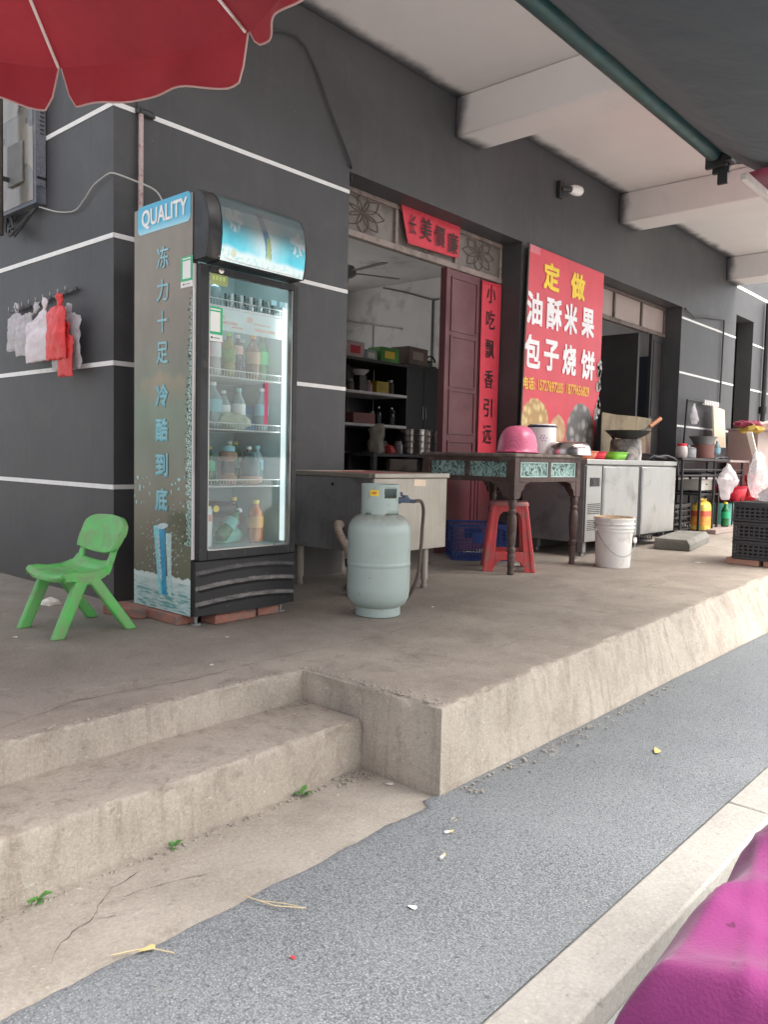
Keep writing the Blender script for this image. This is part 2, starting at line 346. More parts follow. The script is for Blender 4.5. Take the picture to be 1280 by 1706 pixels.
M['gasg']=mat('pale_green_enamel',(.37,.455,.425),.36,var=.06,sc=4,dirt=((.33,.28,.22),.12,13),bmp=(.1,9))
M['rub']=mat('black_rubber',(.03,.026,.025),.6,var=.2)
M['hose']=mat('brown_hose',(.10,.075,.062),.55,var=.2)
M['brick']=mat('fired_brick',(.36,.16,.115),.9,var=.3,sc=12,dirt=((.17,.15,.14),.35,14),bmp=(.6,60,.004))
M['cement']=concrete('cement_block',(.17,.165,.145),(.235,.225,.20),(.13,.125,.11))
M['paper']=mat('pale_paper',(.72,.68,.6),.8,var=.06)
M['card']=mat('cardboard',(.42,.30,.2),.85,var=.12)
M['beige']=mat('beige_board',(.82,.66,.5),.6,var=.05)
M['taupe']=mat('taupe_board',(.33,.26,.235),.7,var=.12,sc=3)
M['cream']=mat('cream_foam',(.78,.7,.55),.7,var=.08)
M['pipe']=mat('rusty_pink_pipe',(.52,.40,.38),.5,var=.15,sc=30,dirt=((.25,.13,.11),.35,40))
M['trim']=mat('umbrella_trim',(.5,.36,.34),.8)
M['cable']=mat('grey_cable',(.045,.045,.048),.5); M['cablel']=mat('pale_cable',(.42,.41,.38),.5)
M['gwrap']=mat('green_print',(.02,.42,.18),.35,var=.04); M['wprint']=mat('white_print',(.8,.8,.78),.4,var=.03)
M['yprint']=mat('yellow_print',(.85,.62,.05),.5,var=.05); M['cyan_t']=mat('pale_blue_print',(.30,.58,.66),.35,var=.05)
M['bagw']=film('white_bag_film',(.82,.78,.8),.72,.3,.45); M['bagr']=film('red_bag_film',(.75,.03,.03),.9,.35,.4); M['bagc']=film('clear_bag_film',(.8,.82,.85),.38,.18,.3)
M['plant']=mat('leaf_green',(.07,.24,.04),.5,var=.3,sc=30); M['straw']=mat('dry_straw',(.55,.45,.27),.8); M['leafy']=mat('dry_leaf',(.6,.5,.2),.7,var=.2)
M['rose']=mat('glass_rosette',(.17,.145,.125),.35,var=.2,sc=5,dirt=((.09,.075,.065),.35,4))
M['fabred']=cloth('red_canopy_cloth',(.34,.028,.042),.25,.75,var=.16); M['fabmag']=cloth('magenta_cloth',(.185,.028,.12),.05,.85,var=.06)
M['awn']=cloth('dark_teal_awning',(.035,.052,.065),.12,.7); M['tealm']=mat('dark_teal_metal',(.03,.085,.085),.35,metal=.2,dirt=((.07,.10,.09),.3,8))
# ================================================================ the setting
def struct(mb,name,mt,**k): return tag(mb.build(name,mt,**k),kind='structure')
YW=3.62; YD=3.83; XS=2.062; ZC=3.37
# far ground
mb=MB(); mb.quad((-300,-300,-.36),(300,-300,-.36),(300,300,-.36),(-300,300,-.36)); struct(mb,'ground',M['gutter'],smooth=0)
def ledge(name,path,zt,zb,back,mt,seed,parentmat=None,batter=None,cap=True):
    """slab whose chipped front edge follows path; back=list of points closing its top"""
    P=[]
    for a,b in zip(path,path[1:]):
        a=Vector(a);b=Vector(b);L=(b-a).length; d_=0
        while d_<L:
            if d_==0 or .05<d_<L-.05: P.append(a.lerp(b,d_/L))
            d_+=.012 if a.lerp(b,d_/L).x<4.5 and a.lerp(b,d_/L).x>.3 else .06
    P.append(Vector(path[-1])); P=[Vector((p.x,p.y,0)) for p in P]
    prof=[(-.045,0),(-.030,0),(-.014,-.0003),(-.005,-.0015),(-.001,-.006),(0,-.014),(0,-.035),(0,(zb-zt)*.5),(0,zb-zt+.03),(0,zb-zt)]
    mb=MB(); rows=[]
    for i,p in enumerate(P):
        t0=(p-P[i-1]).normalized() if i else (P[1]-p).normalized(); t1=(P[i+1]-p).normalized() if i<len(P)-1 else t0
        n0=Vector((t0.y,-t0.x,0)); n1=Vector((t1.y,-t1.x,0)); nn=(n0+n1); nn=nn/(1+n0.dot(n1)) if n0.dot(n1)>-.9 else n0
        r=[]; bt=batter(p) if batter else 0
        for k,(o,z) in enumerate(prof):
            f=abs(z)/(zt-zb); q=p+nn*(o-bt*(1-f))
            if 2<=k<=6:
                h=N(p.x*30+seed,p.y*30,k*.5); g=N(p.x*7+seed,p.y*7,3+k*.2); h2=N(p.x*80+seed,p.y*80,k*.8)
                q-=nn*(max(0,h)*.011+max(0,g-.05)*.030+h2*.004); z2=z-max(0,h-.05)*.014-max(0,g-.1)*.020-(h2*.002 if k>2 else 0)
                if k==2: z2=z-max(0,h-.35)*.006
            else: z2=z+(N(p.x*3,p.y*3,k)*.004 if k>6 else 0)
            if k>6: q-=nn*(N(p.x*4+seed,p.y*4,k)*.006)
            r.append((q.x,q.y,zt+z2))
        rows.append(r)
    mb.rings(rows,cap=False,closed=False)
    mb.bm.verts.ensure_lookup_table(); nP=len(prof); tops=[mb.bm.verts[i*nP] for i in range(len(P))]; prev=None
    for q in tops:
        if prev is not None and q.co.x-prev.co.x<1e-4: prev=q; pb=None; continue
        nb=mb.bm.verts.new((q.co.x,back,zt))
        if prev is not None:
            if pb is None: pb=mb.bm.verts.new((prev.co.x,back,zt))
            mb.bm.faces.new((prev,q,nb,pb))
        prev=q; pb=nb
    o=struct(mb,name,mt,smooth=50); o.data.materials.append(parentmat or mt)
    if parentmat:
        for p in o.data.polygons:
            if p.normal.z>.8 and p.center.z>zt-.004: p.material_index=1
    return o
bat=lambda p: .05*max(0,min(p.x,9)-1.9) if p.y<1.5 else 0
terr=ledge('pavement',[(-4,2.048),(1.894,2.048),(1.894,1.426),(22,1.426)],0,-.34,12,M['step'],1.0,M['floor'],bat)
ledge('step',[(-4,1.755),(1.894,1.755)],-.113,-.34,2.06,M['step'],5.0,M['tread'])
mb=MB()
def apz(x,y): return -.281+N(x*1.5,y*1.5,0)*.004
mb.grid(lambda u,v:(lerp(-4,1.90,u),lerp(1.05,1.77,v),apz(lerp(-4,1.9,u),lerp(1.05,1.77,v))),118,14); struct(mb,'path',M['apron'])
# asphalt sheet: ragged edge over the concrete, then tight to the terrace
def ay(u,v):
    x=lerp(-3,0,u*5) if u<.2 else lerp(0,22,((u-.2)/.8)**2)
    ye=1.418+.022*N(x*1.3,0,1)+.012*N(x*7,0,2)+.005*N(x*30,0,3) if x<1.83 else 1.45+.0*x
    y=lerp(.772,ye,v); return (x,y,-.274+N(x*1.2,y*1.2,5)*.004-(.006 if v>.985 else 0))
mb=MB(); mb.grid(ay,700,40); struct(mb,'road',M['asphalt'])
mb=MB()
x=-3.0
while x<22:
    L=1.37; mb.box(x,x+L-.0015,.642,.772,-.36,-.270+N(x,0,0)*.003); x+=L
k=struct(mb,'kerb',M['kerb'],bev=.008)
mb=MB(); mb.box(-5,22,-.4,.640,-.36,-.335); struct(mb,'gutter',M['gutter'])
# cracks in the screed, thin dark lines that follow the real ones
def crack(pts,z,w,mb,seed,sub=14):
    P=[]
    for a,b in zip(pts,pts[1:]):
        for i in range(sub): t=i/sub; P.append((lerp(a[0],b[0],t),lerp(a[1],b[1],t)))
    L=[];R=[]
    for i,(x,y) in enumerate(P):
        y+=N(x*14+seed,y*14,0)*.016+N(x*45+seed,y*45,9)*.006; x+=N(x*14,y*14,seed)*.012; ww=w*(.35+abs(N(x*20,y*20,seed))*1.6)*math.sin(math.pi*min(1,max(.02,i/(len(P)-1))))**.3
        zz=z(x,y) if callable(z) else z
        L.append(mb.bm.verts.new((x,y-ww/2,zz))); R.append(mb.bm.verts.new((x+ww*.3,y+ww/2,zz)))
    for i in range(len(L)-1): mb.bm.faces.new((L[i],L[i+1],R[i+1],R[i]))
mb=MB()
for pts,w in (([(3.28,2.40),(2.967,2.273),(2.354,2.202),(1.9,2.229),(1.561,2.198),(1.141,2.241),(.893,2.151),(.4,2.13)],.003),([(3.28,2.4),(3.9,2.52),(4.567,2.668),(5.3,2.75)],.003),
  ([(2.3,2.22),(2.2,1.9),(2.35,1.7)],.003),([(4.1,2.54),(4.0,2.2),(4.2,1.9)],.003)): crack(pts,.0022,w,mb,w*900)
M['crk']=mat('crack_line',(.075,.06,.048),.95); o=mb.build('crack',M['crk'],terr,smooth=0)
mb=MB()
az=lambda x,y: apz(x,y)+.0022
for pts,w in (([(.72,1.50),(.80,1.58),(.86,1.585),(.95,1.68),(1.05,1.70)],.0035),([(.95,1.62),(1.05,1.60),(1.15,1.56)],.002),([(.86,1.585),(.90,1.55)],.003)): crack(pts,az,w,mb,w*700)
struct(mb,'crack',M['crk'],smooth=0)
# ================================================================ the building
B=thing('shop_building','long single storey shop front painted dark grey with white lines and open doorways','building',(0,0,0))
LZ=2.545
mb=MB(); mb.box(XS,3.685,YW,YD,-.05,ZC); mb.box(5.72,7.17,YW,YD,-.05,ZC); mb.box(9.14,10.97,YW,YD,-.05,ZC); mb.box(11.68,24,YW,YD,-.05,ZC)
mb.box(3.685,5.72,YW,YD,LZ,ZC); mb.box(7.17,9.14,YW,YD,LZ,ZC); mb.box(10.97,11.68,YW,YD,2.73,ZC)
mb.box(XS,24,YW,YD,ZC+.002,6.2)
mb.box(9.5,24,4.0,4.2,-.05,6.2); mb.build('front_wall',M['wall'],B)
mb=MB(); mb.box(XS,XS+.2,YD+.001,9.4,-.05,6.2); mb.build('side_wall',M['wall'],B)
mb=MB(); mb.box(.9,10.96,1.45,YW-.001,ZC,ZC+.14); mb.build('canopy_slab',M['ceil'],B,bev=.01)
for a,b in((4.77,5.09),(7.44,7.80),(10.50,10.92)):
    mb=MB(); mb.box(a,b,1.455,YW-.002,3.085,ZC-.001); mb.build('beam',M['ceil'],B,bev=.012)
# painted white lines
def stripe(x0,x1,z,hh=.0115):
    mb=MB(); n=max(2,int((x1-x0)/.15))
    for i in range(n):
        a,b=lerp(x0,x1,i/n),lerp(x0,x1,(i+1)/n); w=lambda x:N(x*3,z,0)*.002
        mb.rings([[(a,YW-.0035,z-hh+w(a)),(a,YW-.0035,z+hh+w(a)*.6),(a,YW-.001,z+hh+w(a)*.6),(a,YW-.001,z-hh+w(a))],[(b,YW-.0035,z-hh+w(b)),(b,YW-.0035,z+hh+w(b)*.6),(b,YW-.001,z+hh+w(b)*.6),(b,YW-.001,z-hh+w(b))]],cap=False)
    mb.build('white_line',M['white'],B)
for z in(2.417,1.798,1.185,.575):
    stripe(XS-.0035,3.685,z); stripe(9.14,10.97,z+.012 if z>1 else z+.01); stripe(11.68,24,z+.01); stripe(7.10,7.17,z)
    mb=MB(); mb.box(XS-.0035,XS-.001,YW-.0035,9.4,z-.0115,z+.0115); mb.build('white_line',M['white'],B)
stripe(10.93,24,3.09,.02)
# interior
mb=MB(); mb.box(9.3,9.5,YD+.002,9.4,-.05,3.6); mb.build('room_wall',M['room'],B)
mb=MB(); mb.box(XS+.202,2.4,YD+.002,9.4,-.05,3.6); mb.build('room_wall',M['room'],B)
mb=MB(); mb.box(2.4,2.5,9.2,9.4,-.05,3.6); mb.box(8.6,9.3,9.2,9.4,-.05,3.6); mb.box(2.5,8.6,9.2,9.4,-.05,.2); mb.box(2.5,8.6,9.2,9.4,3.3,3.6); mb.build('room_wall',M['room'],B)  # unseen back wall opened wide so sky light brightens the room
mb=MB(); mb.box(2.262,9.5,YD+.002,9.4,3.385,3.6); mb.build('room_ceiling',M['room'],B)
mb=MB(); mb.box(3.0,5.2,YD+.002,YD+.03,LZ,3.38); mb.build('inner_lintel',M['room'],B)
# transom above the first doorway
def transom(x0,x1,mull,z0,z1,gl,fr,rosette):
    f=MB(); f.box(x0,x1,YD-.03,YD+.02,z0-.045,z0); f.box(x0,x1,YD-.028,YD+.018,z1-.03,z1)
    for x in mull: f.box(x-.016,x+.016,YD-.026,YD+.016,z0,z1-.03)
    f.box(x1-.03,x1,YD-.025,YD+.017,z0,z1-.03); fo=f.build('transom_frame',fr,B,bev=.004)
    e=[x0]+list(mull)+[x1]
    for a,b in zip(e,e[1:]):
        g=MB(); g.box(a+.01,b-.01,YD-.004,YD+.004,z0,z1-.02); p=g.build('pane',gl,fo)
        if rosette:
            r=MB(); cx,cz=(a+b)/2,(z0+z1)/2; R=min(b-a,z1-z0+.25)*.42
            for q in range(8):
                an=q*math.pi/4
                for s_ in(-1,1):
                    r.tube([(cx+math.cos(an)*R*t+s_*math.sin(an)*R*.26*math.sin(math.pi*t),YD-.009,cz+(math.sin(an)*R*t-s_*math.cos(an)*R*.26*math.sin(math.pi*t))*.62) for t in[i/8 for i in range(9)]],.0035,4)
            r.build('pattern',M['brown'],p)
transom(3.69,5.715,(4.365,5.075),2.27,2.545,M['rose'],M['aluf'],True)
transom(7.175,9.135,(7.83,8.50),2.255,2.545,M['taupe'],M['brown'],False)
# doors
def leaf(name,x0,x1,y,z1,mt,panels):
    f=MB(); f.box(x0,x1,y-.018,y+.018,.01,z1); o=f.build(name,mt,B,bev=.003)
    f=MB()
    for a,b,c,d in panels:
        for q in((a,b,c,c+.014),(a,b,d-.014,d),(a,a+.014,c+.014,d-.014),(b-.014,b,c+.014,d-.014)): f.box(q[0],q[1],y-.026,y-.0185,q[2],q[3])
    f.build('moulding',mt,o); return o
leaf('door',4.99,5.42,YD,2.222,M['maroon'],[(5.03,5.38,1.75,2.17),(5.03,5.38,.95,1.30),(5.03,5.38,1.32,1.72),(5.03,5.38,.1,.9)])
f=MB(); f.box(4.955,4.99,YD-.03,YD+.03,.01,2.224); f.box(5.42,5.44,YD-.025,YD+.02,.01,2.224); f.box(5.70,5.719,YD-.025,YD+.02,.01,2.224); f.build('door_frame',M['maroon'],B,bev=.003)
leaf('door',5.44,5.70,YD+.004,2.222,M['maroon'],[(5.47,5.67,.1,.6)])
leaf('door',8.80,9.13,YD,2.21,M['dark'],[(8.84,9.09,1.3,2.15),(8.84,9.09,.2,1.2)])
mb=MB(); mb.box(9.262,9.298,3.9,4.46,.01,2.03); mb.build('inner_door',mat('dark_blue_door',(.02,.035,.06),.5),B)
mb=MB(); mb.box(8.55,8.60,3.86,4.4,.01,2.2); mb.build('door',M['dark'],B,bev=.004)
# third opening: greenish window and frame
mb=MB(); mb.box(10.96,11.69,3.95,3.99,0,2.75); o=mb.build('window',mat('dull_green_window',(.12,.13,.10),.25,var=.3,sc=3),B)
mb=MB(); mb.box(10.99,11.05,3.90,3.945,0,2.72)
for z in(1.25,1.66,1.95,2.3): mb.box(10.99,11.5,3.90,3.945,z,z+.035)
mb.build('window_frame',mat('pale_olive_frame',(.35,.36,.25),.5),o)
# far wall furniture: pipes, cable loop
mb=MB(); mb.tube([(12.13,3.57,0),(12.13,3.57,3.05)],.035,8); mb.cyl((12.13,3.57,1.5),(12.13,3.57,1.6),.05); mb.build('downpipe',M['blackm'],B)
mb=MB(); mb.tube([(9.18,3.60,2.53),(9.45,3.59,2.47),(9.74,3.59,2.52),(10.1,3.60,2.55),(10.46,3.60,2.585),(10.46,3.60,2.0),(10.45,3.60,1.54)],.011,6)
one(mb,'wall_cable',M['cable'],'black cable looping over the grey wall beside the second doorway then dropping straight','cable')
mb=MB(); mb.tube([(2.08,3.60,2.75),(2.23,3.60,2.79),(2.54,3.60,2.93),(2.98,3.60,3.12),(3.12,3.60,3.16),(3.2,3.60,3.17),(3.28,3.60,3.14),(3.37,3.60,3.04),(3.49,3.60,2.85),(3.6,3.60,2.7),(3.68,3.60,2.58),(3.76,3.68,2.53),(3.78,3.80,2.53)],.008,6)
one(mb,'wall_cable',M['cable'],'dark cable arching across the wall above the drinks fridge into the doorway','cable')
# pipe beside the fridge
T=thing('downpipe','thin rusty pinkish pipe standing on the grey wall behind the drinks fridge','pipe',(0,0,0))
mb=MB(); mb.tube([(2.195,3.595,2.40),(2.19,3.595,.84)],.012,10); mb.build('pipe',M['pipe'],T)
mb=MB(); mb.tube([(2.19,3.595,.84),(2.188,3.595,.69)],.0135,10); mb.build('sleeve',M['black'],T)
mb=MB(); mb.tube([(2.188,3.595,.69),(2.19,3.59,.65),(2.205,3.58,.63),(2.23,3.57,.625),(2.3,3.57,.622)],.012,10); mb.build('bend',M['pipe'],T)
mb=MB(); mb.box(2.175,2.275,3.595,3.617,2.405,2.43); mb.cyl((2.19,3.605,2.418),(2.26,3.605,2.418),.017); mb.build('clip',M['cable'],T)
mb=MB(); mb.box(2.185,2.275,3.612,3.6185,2.44,3.1); mb.build('conduit_cover',M['wall'],B)
# wall lamp
T=thing('wall_lamp','small unlit white bulb lamp on the grey wall above the red banner','lamp',(6.27,3.60,3.10))
mb=MB(); mb.box(-.035,.035,-.02,.018,-.07,.07); mb.build('bracket',M['blackm'],T,bev=.006)
mb=MB(); mb.tube([(0,-.02,0),(.04,-.05,.005),(.07,-.06,.008)],[.018,.022,.03],10); mb.build('holder',M['cable'],T)
mb=MB(); mb.tube([(.065,-.06,.008),(.10,-.065,.012),(.15,-.07,.018),(.20,-.075,.024),(.225,-.078,.027),(.235,-.079,.028)],[.032,.042,.047,.044,.03,.008],14); mb.build('bulb',M['enamel'],T)
# ================================================================ drinks fridge
FX,FY,FZ=2.0,2.872,.045
T=thing('drink_fridge','tall glass-door drinks fridge with a blue lit header and blue printed side, standing on bricks','fridge',(FX,FY,FZ))
w_=.572; d_=.455; h_=1.795
mb=MB(); mb.box(0,.026,.002,d_,0,h_); mb.box(w_-.026,w_,.002,d_,0,h_); mb.box(.027,w_-.027,d_-.03,d_,0,h_); mb.box(.027,w_-.027,.003,d_-.031,h_-.10,h_-.002); mb.box(.027,w_-.027,.003,d_-.031,.002,.275)
cab=mb.build('cabinet',M['cable'],T,bev=.002)
mb=MB(); mb.box(.028,.034,.01,d_-.034,.277,h_-.102); mb.box(w_-.034,w_-.028,.01,d_-.034,.277,h_-.102); mb.box(.036,w_-.036,d_-.042,d_-.036,.277,h_-.102); mb.box(.036,w_-.036,.01,d_-.044,.277,.283); mb.box(.036,w_-.036,.01,d_-.044,h_-.108,h_-.103)
mb.build('liner',mat('pale_liner',(.42,.55,.55),.4,var=.04),cab)
mb=MB(); mb.box(-.001,.012,-.004,.0015,.25,1.50); mb.build('edge_strip',M['white'],T)
# printed side
def sidecol(u,v):
    # u 0 front..1 back, v 0 bottom..1 top
    y=u*.455; z=v*1.79
    c=lc((.135,.135,.095),(.21,.26,.20),(v-.28)/.22) if v<.5 else lc((.21,.26,.20),(.215,.18,.135),(v-.5)/.22)  # brown and green ground: print colour with reflected tones painted in
    n=fbm(y*6,z*3,3,5); c=tuple(x*(1+.16*n) for x in c)
    if .52<v<.60 and .1<u<.88:  # tan patch: reflection of the parasol cloth painted into the print
        e=.598+.015*N(y*18,2,0)+.006*N(y*70,0,0)-abs(u-.5)*.05
        if v<e: c=lc(c,(.36,.275,.18),min(1,(e-v)*60)*max(0,1-(.60-v)/.09)*(.6+.4*abs(n)))
    if v<.075:
        k=abs(fbm(y*9,z*70,1,4)); c=lc((.60,.72,.70),(.14,.36,.36),k*1.9 if v<.05 else k*.8)
    elif v<.088+.006*N(y*25,0,0): c=(.66,.76,.74)
    else:
        # splash around the cans
        cx=.46; du=(u-cx); dv=(v-.16)
        R=math.sqrt((du/.46)**2+(dv/.13)**2); s=noise.noise(Vector((y*95,z*95,0)))+.6*noise.noise(Vector((y*190,z*190,4)))
        if R<1 and s>.30+R*.50+(.2 if abs(du)<.12 else 0): c=lc(c,(.55,.80,.78),.85)
        if .26<v<.345:
            s2=noise.noise(Vector((y*70,z*45,9)))
            if s2>.46 and (u<.35 or u>.7): c=(.28,.62,.66)
        if v<.30 and noise.noise(Vector((y*150,z*150,7)))>.88-.45*max(0,1-R): c=lc(c,(.5,.78,.76),.8)
    # frayed strip where the front edge of the print has peeled
    if .17<v<.80 and u<.17:
        e=.07+.05*N(z*9,1,0)+.05*N(z*40,2,0)
        if .5<v: e*=max(0,1-(v-.5)/.3)*.9
        if u<e: c=(.40,.60,.52) if N(y*160,z*160,2)>-.05 else (.03,.03,.03)
        if e<u<e+.03+.05*max(0,N(z*60,5,5)) and N(z*120,7,y*20)>.22: c=(.02,.022,.022)
    return c
side=painted('side_print',vcol('side_ink_and_reflections',.22,spec=.6),T,lambda u,v:(-.0016,.004+u*.450,.002+v*1.79),sidecol,110,420)
def SM(y,z,off=.003): return frame((-.0016-off,y,z-FZ),(0,-1,0),(0,0,1))
sy=lambda Y:Y-FY
mb=MB(); 
def rrect(x0,x1,y0,y1,r,n=5):
    P=[]
    for cx,cy,a0 in((x1-r,y0+r,-90),(x1-r,y1-r,0),(x0+r,y1-r,90),(x0+r,y0+r,180)):
        for i in range(n+1): a=math.radians(a0+90*i/n); P.append((cx+r*math.cos(a),cy+r*math.sin(a)))
    return P
q=SM(sy(3.085),1.785,.0)
mb.prism([q@Vector((x,y,.0006)) for x,y in rrect(-.21,.195,-.062,.062,.025)],(-.0012,0,0))
mt_,t_,b_=nodes('badge_print'); v_=coord(t_); sx_=t_.nodes.new('ShaderNodeSeparateXYZ'); t_.links.new(v_,sx_.inputs[0])
cc=ramp(t_,sx_.outputs[2],[(0,(.45,.75,.84)),(1,(.05,.38,.60))]); mr_=t_.nodes.new('ShaderNodeMapRange'); mr_.inputs[1].default_value=1.66; mr_.inputs[2].default_value=1.81; t_.links.new(sx_.outputs[2],mr_.inputs[0])
cc=ramp(t_,mr_.outputs[0],[(0,(.50,.78,.86)),(.35,(.08,.44,.64)),(1,(.06,.38,.58))]); t_.links.new(cc,b_.inputs['Base Color']); b_.inputs['Roughness'].default_value=.3
bd=mb.build('badge',mt_,side)
mb=MB(); mb.text('QUALITY',SM(sy(3.085),1.783,.0035),w=.345,h=.082,bold=.022); mb.build('lettering',M['wprint'],side)
LB_=mat('faded_blue_letters',(.25,.50,.55),.35); LG_=mat('blue_letter_glow',(.10,.42,.52),.35)
for ch,z in zip('冻力十足冷酷到底',(1.602,1.46,1.325,1.19,1.005,.855,.70,.545)):
    mb=MB(); mb.text(ch,SM(3.094-FY,z,.0022),w=.088 if ch!='十' else .075,h=.092,bold=.012); mb.build('lettering',LB_,side)
for ch,z in zip('冷酷到底',(1.005,.855,.70,.545)): mb=MB(); mb.text(ch,SM(3.098-FY,z-.003,.0014),w=.092,h=.096,bold=.03); mb.build('lettering_shadow',LG_,side)
# the printed cans
def canprint(cx,cz,tilt,h,r,col,off):
    mb=MB(); q=SM(cx,cz,off)@Matrix.Rotation(tilt,4,'Z'); P=[(-r,-h/2),(r*.55,-h/2-.01),(r,h/2),(-r,h/2)]; P=[(-r*.55,-h/2),(r*.5,-h/2-.008),(r,h/2-.01),(r*.9,h/2+.004),(-r*.85,h/2+.006),(-r,h/2-.006)]
    mb.prism([q@Vector((x,y,0)) for x,y in P],(-.0008,0,0)); return mb
canprint(3.095-FY,.27,math.radians(7),.30,.042,0,.0012).build('can_print',mat('blue_can_ink',(.03,.34,.58),.3,var=.35,sc=40),side)
canprint(3.12-FY,.27,math.radians(7),.30,.022,0,.0022).build('can_print',mat('pale_can_ink',(.25,.66,.76),.3,var=.3,sc=60),side)
canprint(3.035-FY,.255,math.radians(3),.27,.022,0,.0012).build('can_print',mat('white_can_ink',(.50,.68,.66),.3,var=.3,sc=70),side)
mb=MB(); q=SM(3.085-FY,.425,.003); mb.prism([q@Vector((.043*math.cos(a),.013*math.sin(a)+.006*math.cos(a),0)) for a in[i*math.pi/9 for i in range(18)]],(-.0008,0,0)); mb.build('can_top_print',mat('can_top_ink',(.55,.68,.70),.3,var=.3,sc=60),side)
mb=MB(); mb.text('QUALITY',SM(3.108-FY,.28,.0036)@Matrix.Rotation(math.radians(-83),4,'Z'),w=.20,h=.02,bold=.02); mb.build('lettering',M['wprint'],side)
# stickers on side and door
def sticker(M0,w,h,parent):
    mb=MB(); mb.prism([M0@Vector((x,y,0)) for x,y in((-w/2,-h/2),(w/2,-h/2),(w/2,h/2),(-w/2,h/2))],M0.to_3x3()@Vector((0,0,.0006))); s=mb.build('payment_sticker',M['wprint'],parent)
    mb=MB(); o=M0@Vector((0,0,.0008)); 
    fr=[(-w/2,w/2,h*.36,h/2),(-w/2,w/2,-h*.30,-h*.22),(-w/2,-w*.34,-h*.22,h*.36),(w*.34,w/2,-h*.22,h*.36)]
    for a,b,c,d in fr: mb.quad(*[M0@Vector((x,y,.0011)) for x,y in((a,c),(b,c),(b,d),(a,d))])
    mb.build('border_print',M['gwrap'],s,smooth=0)
    mb=MB()
    for y,ww,hh in((h*.425,w*.7,h*.022),(-h*.405,w*.45,h*.018)):
        mb.quad(*[M0@Vector((x,yy,.0016)) for x,yy in((-ww/2,y-hh),(ww/2,y-hh),(ww/2,y+hh),(-ww/2,y+hh))])
    mb.build('small_print',M['wprint'] ,s,smooth=0)
    mb=MB(); mb.quad(*[M0@Vector((x,yy,.0016)) for x,yy in((-w*.30,-h*.43),(-w*.18,-h*.43),(-w*.18,-h*.37),(-w*.30,-h*.37))]); mb.quad(*[M0@Vector((x,yy,.0016)) for x,yy in((-w*.14,-h*.41),(w*.3,-h*.41),(w*.3,-h*.39),(-w*.14,-h*.39))]); mb.build('small_print',M['cable'],s,smooth=0)
    return s
sticker(SM(2.915-FY,1.515,.001),.085,.128,T)
# header
pf=[(.0,1.800),(-.035,1.797),(-.068,1.775),(-.090,1.735),(-.102,1.68),(-.106,1.62),(-.100,1.56),(-.088,1.515)]
mb=MB(); loop=[(y,z) for y,z in pf]+[(.0,1.512)]
mb.prism([(.001,y,z) for y,z in loop],(.066,0,0)); mb.prism([(.536,y,z) for y,z in loop],(.012,0,0)); mb.box(.0665,.5355,-.086,0,1.509,1.514); mb.box(.0665,.5355,-.034,.0,1.7965,1.802)
mb.prism([(.0665,y+.006,z-.001) for y,z in loop[1:]],(.469,0,0)); hd=mb.build('header',M['black'],T,bev=.004)
import bisect
def pfp(v):
    P=[(y,z) for y,z in pf[1:]][::-1]; k=v*(len(P)-1); i=min(int(k),len(P)-2); t=k-i; return lerp(P[i][0],P[i+1][0],t),lerp(P[i][1],P[i+1][1],t)
def hcol(u,v):
    n=fbm(u*9,v*5,2,5); n2=fbm(u*30,v*18,5,4)
    base=lc((.04,.50,.66),(.10,.62,.74),n+.5)
    wv=.17-.06*u+.03*N(u*7,0,0)
    cen=math.exp(-((u-.50)/.17)**2-((v-.42)/.32)**2); base=lc(base,(.62,.82,.84),cen*1.15+n2*.25*cen)
    for cx,cy in((.14,.55),(.90,.45)):
        R=math.sqrt(((u-cx)/.085)**2+((v-cy)/.14)**2); a=math.atan2((v-cy)/.14,(u-cx)/.085)
        if R<1.15 and (noise.noise(Vector((u*34,v*13,3)))>.10-.15*(R<.8) or abs(v-cy+.3*(u-cx))<.03): base=lc(base,(.80,.90,.92),.85)
    if abs(u-(.485+.09*(.5-v)+.03*math.sin(v*6)))<.036 and .13<v<.72: base=lc((.01,.26,.52),(.0,.12,.30),(v-.3)*2)
    if abs(u-(.545-.05*(v-.15)))<.028-.03*max(0,v-.3) and .1<v<.42: base=(.36,.46,.20)
    if v<wv: base=lc((.72,.80,.78),(.30,.66,.68),max(0,n2*1.6))
    elif v<wv+.06: base=lc((.7,.82,.82),base,(v-wv)/.06)
    if (u-.135)**2+((v-.14)*.6)**2<.0011: base=lc(base,(.55,.55,.36),.7)
    # plain print colours; the unlit look of the upper part is added below
    return base
art=painted('lightbox_print',vcol('lit_print',.35,emit=0,spec=.25),hd,lambda u,v:(.068+u*.466,pfp(v)[0]-.0025,pfp(v)[1]),hcol,150,70)
# backlight: emission stands for a tube low behind the sheet and fades upward
mt_=art.data.materials[0]; t_=mt_.node_tree; b_=t_.nodes['Principled BSDF']; vc_=[n for n in t_.nodes if n.type=='VERTEX_COLOR'][0]
sx_=t_.nodes.new('ShaderNodeSeparateXYZ'); t_.links.new(coord(t_),sx_.inputs[0]); mr_=t_.nodes.new('ShaderNodeMapRange'); mr_.inputs[1].default_value=1.56; mr_.inputs[2].default_value=1.70; mr_.inputs[3].default_value=1; mr_.inputs[4].default_value=0; mr_.interpolation_type='SMOOTHSTEP'
t_.links.new(sx_.outputs[2],mr_.inputs[0]); ml_=t_.nodes.new('ShaderNodeMath'); ml_.operation='MULTIPLY'; ml_.inputs[1].default_value=.38; t_.links.new(mr_.outputs[0],ml_.inputs[0])
t_.links.new(vc_.outputs[0],b_.inputs['Emission Color']); t_.links.new(ml_.outputs[0],b_.inputs['Emission Strength'])
ct=mix(t_,.93,vc_.outputs[0],(.075,.07,.065)); t_.links.new(ct,b_.inputs['Base Color'])  # base colour darkened so the sheet looks unlit where the glow fades
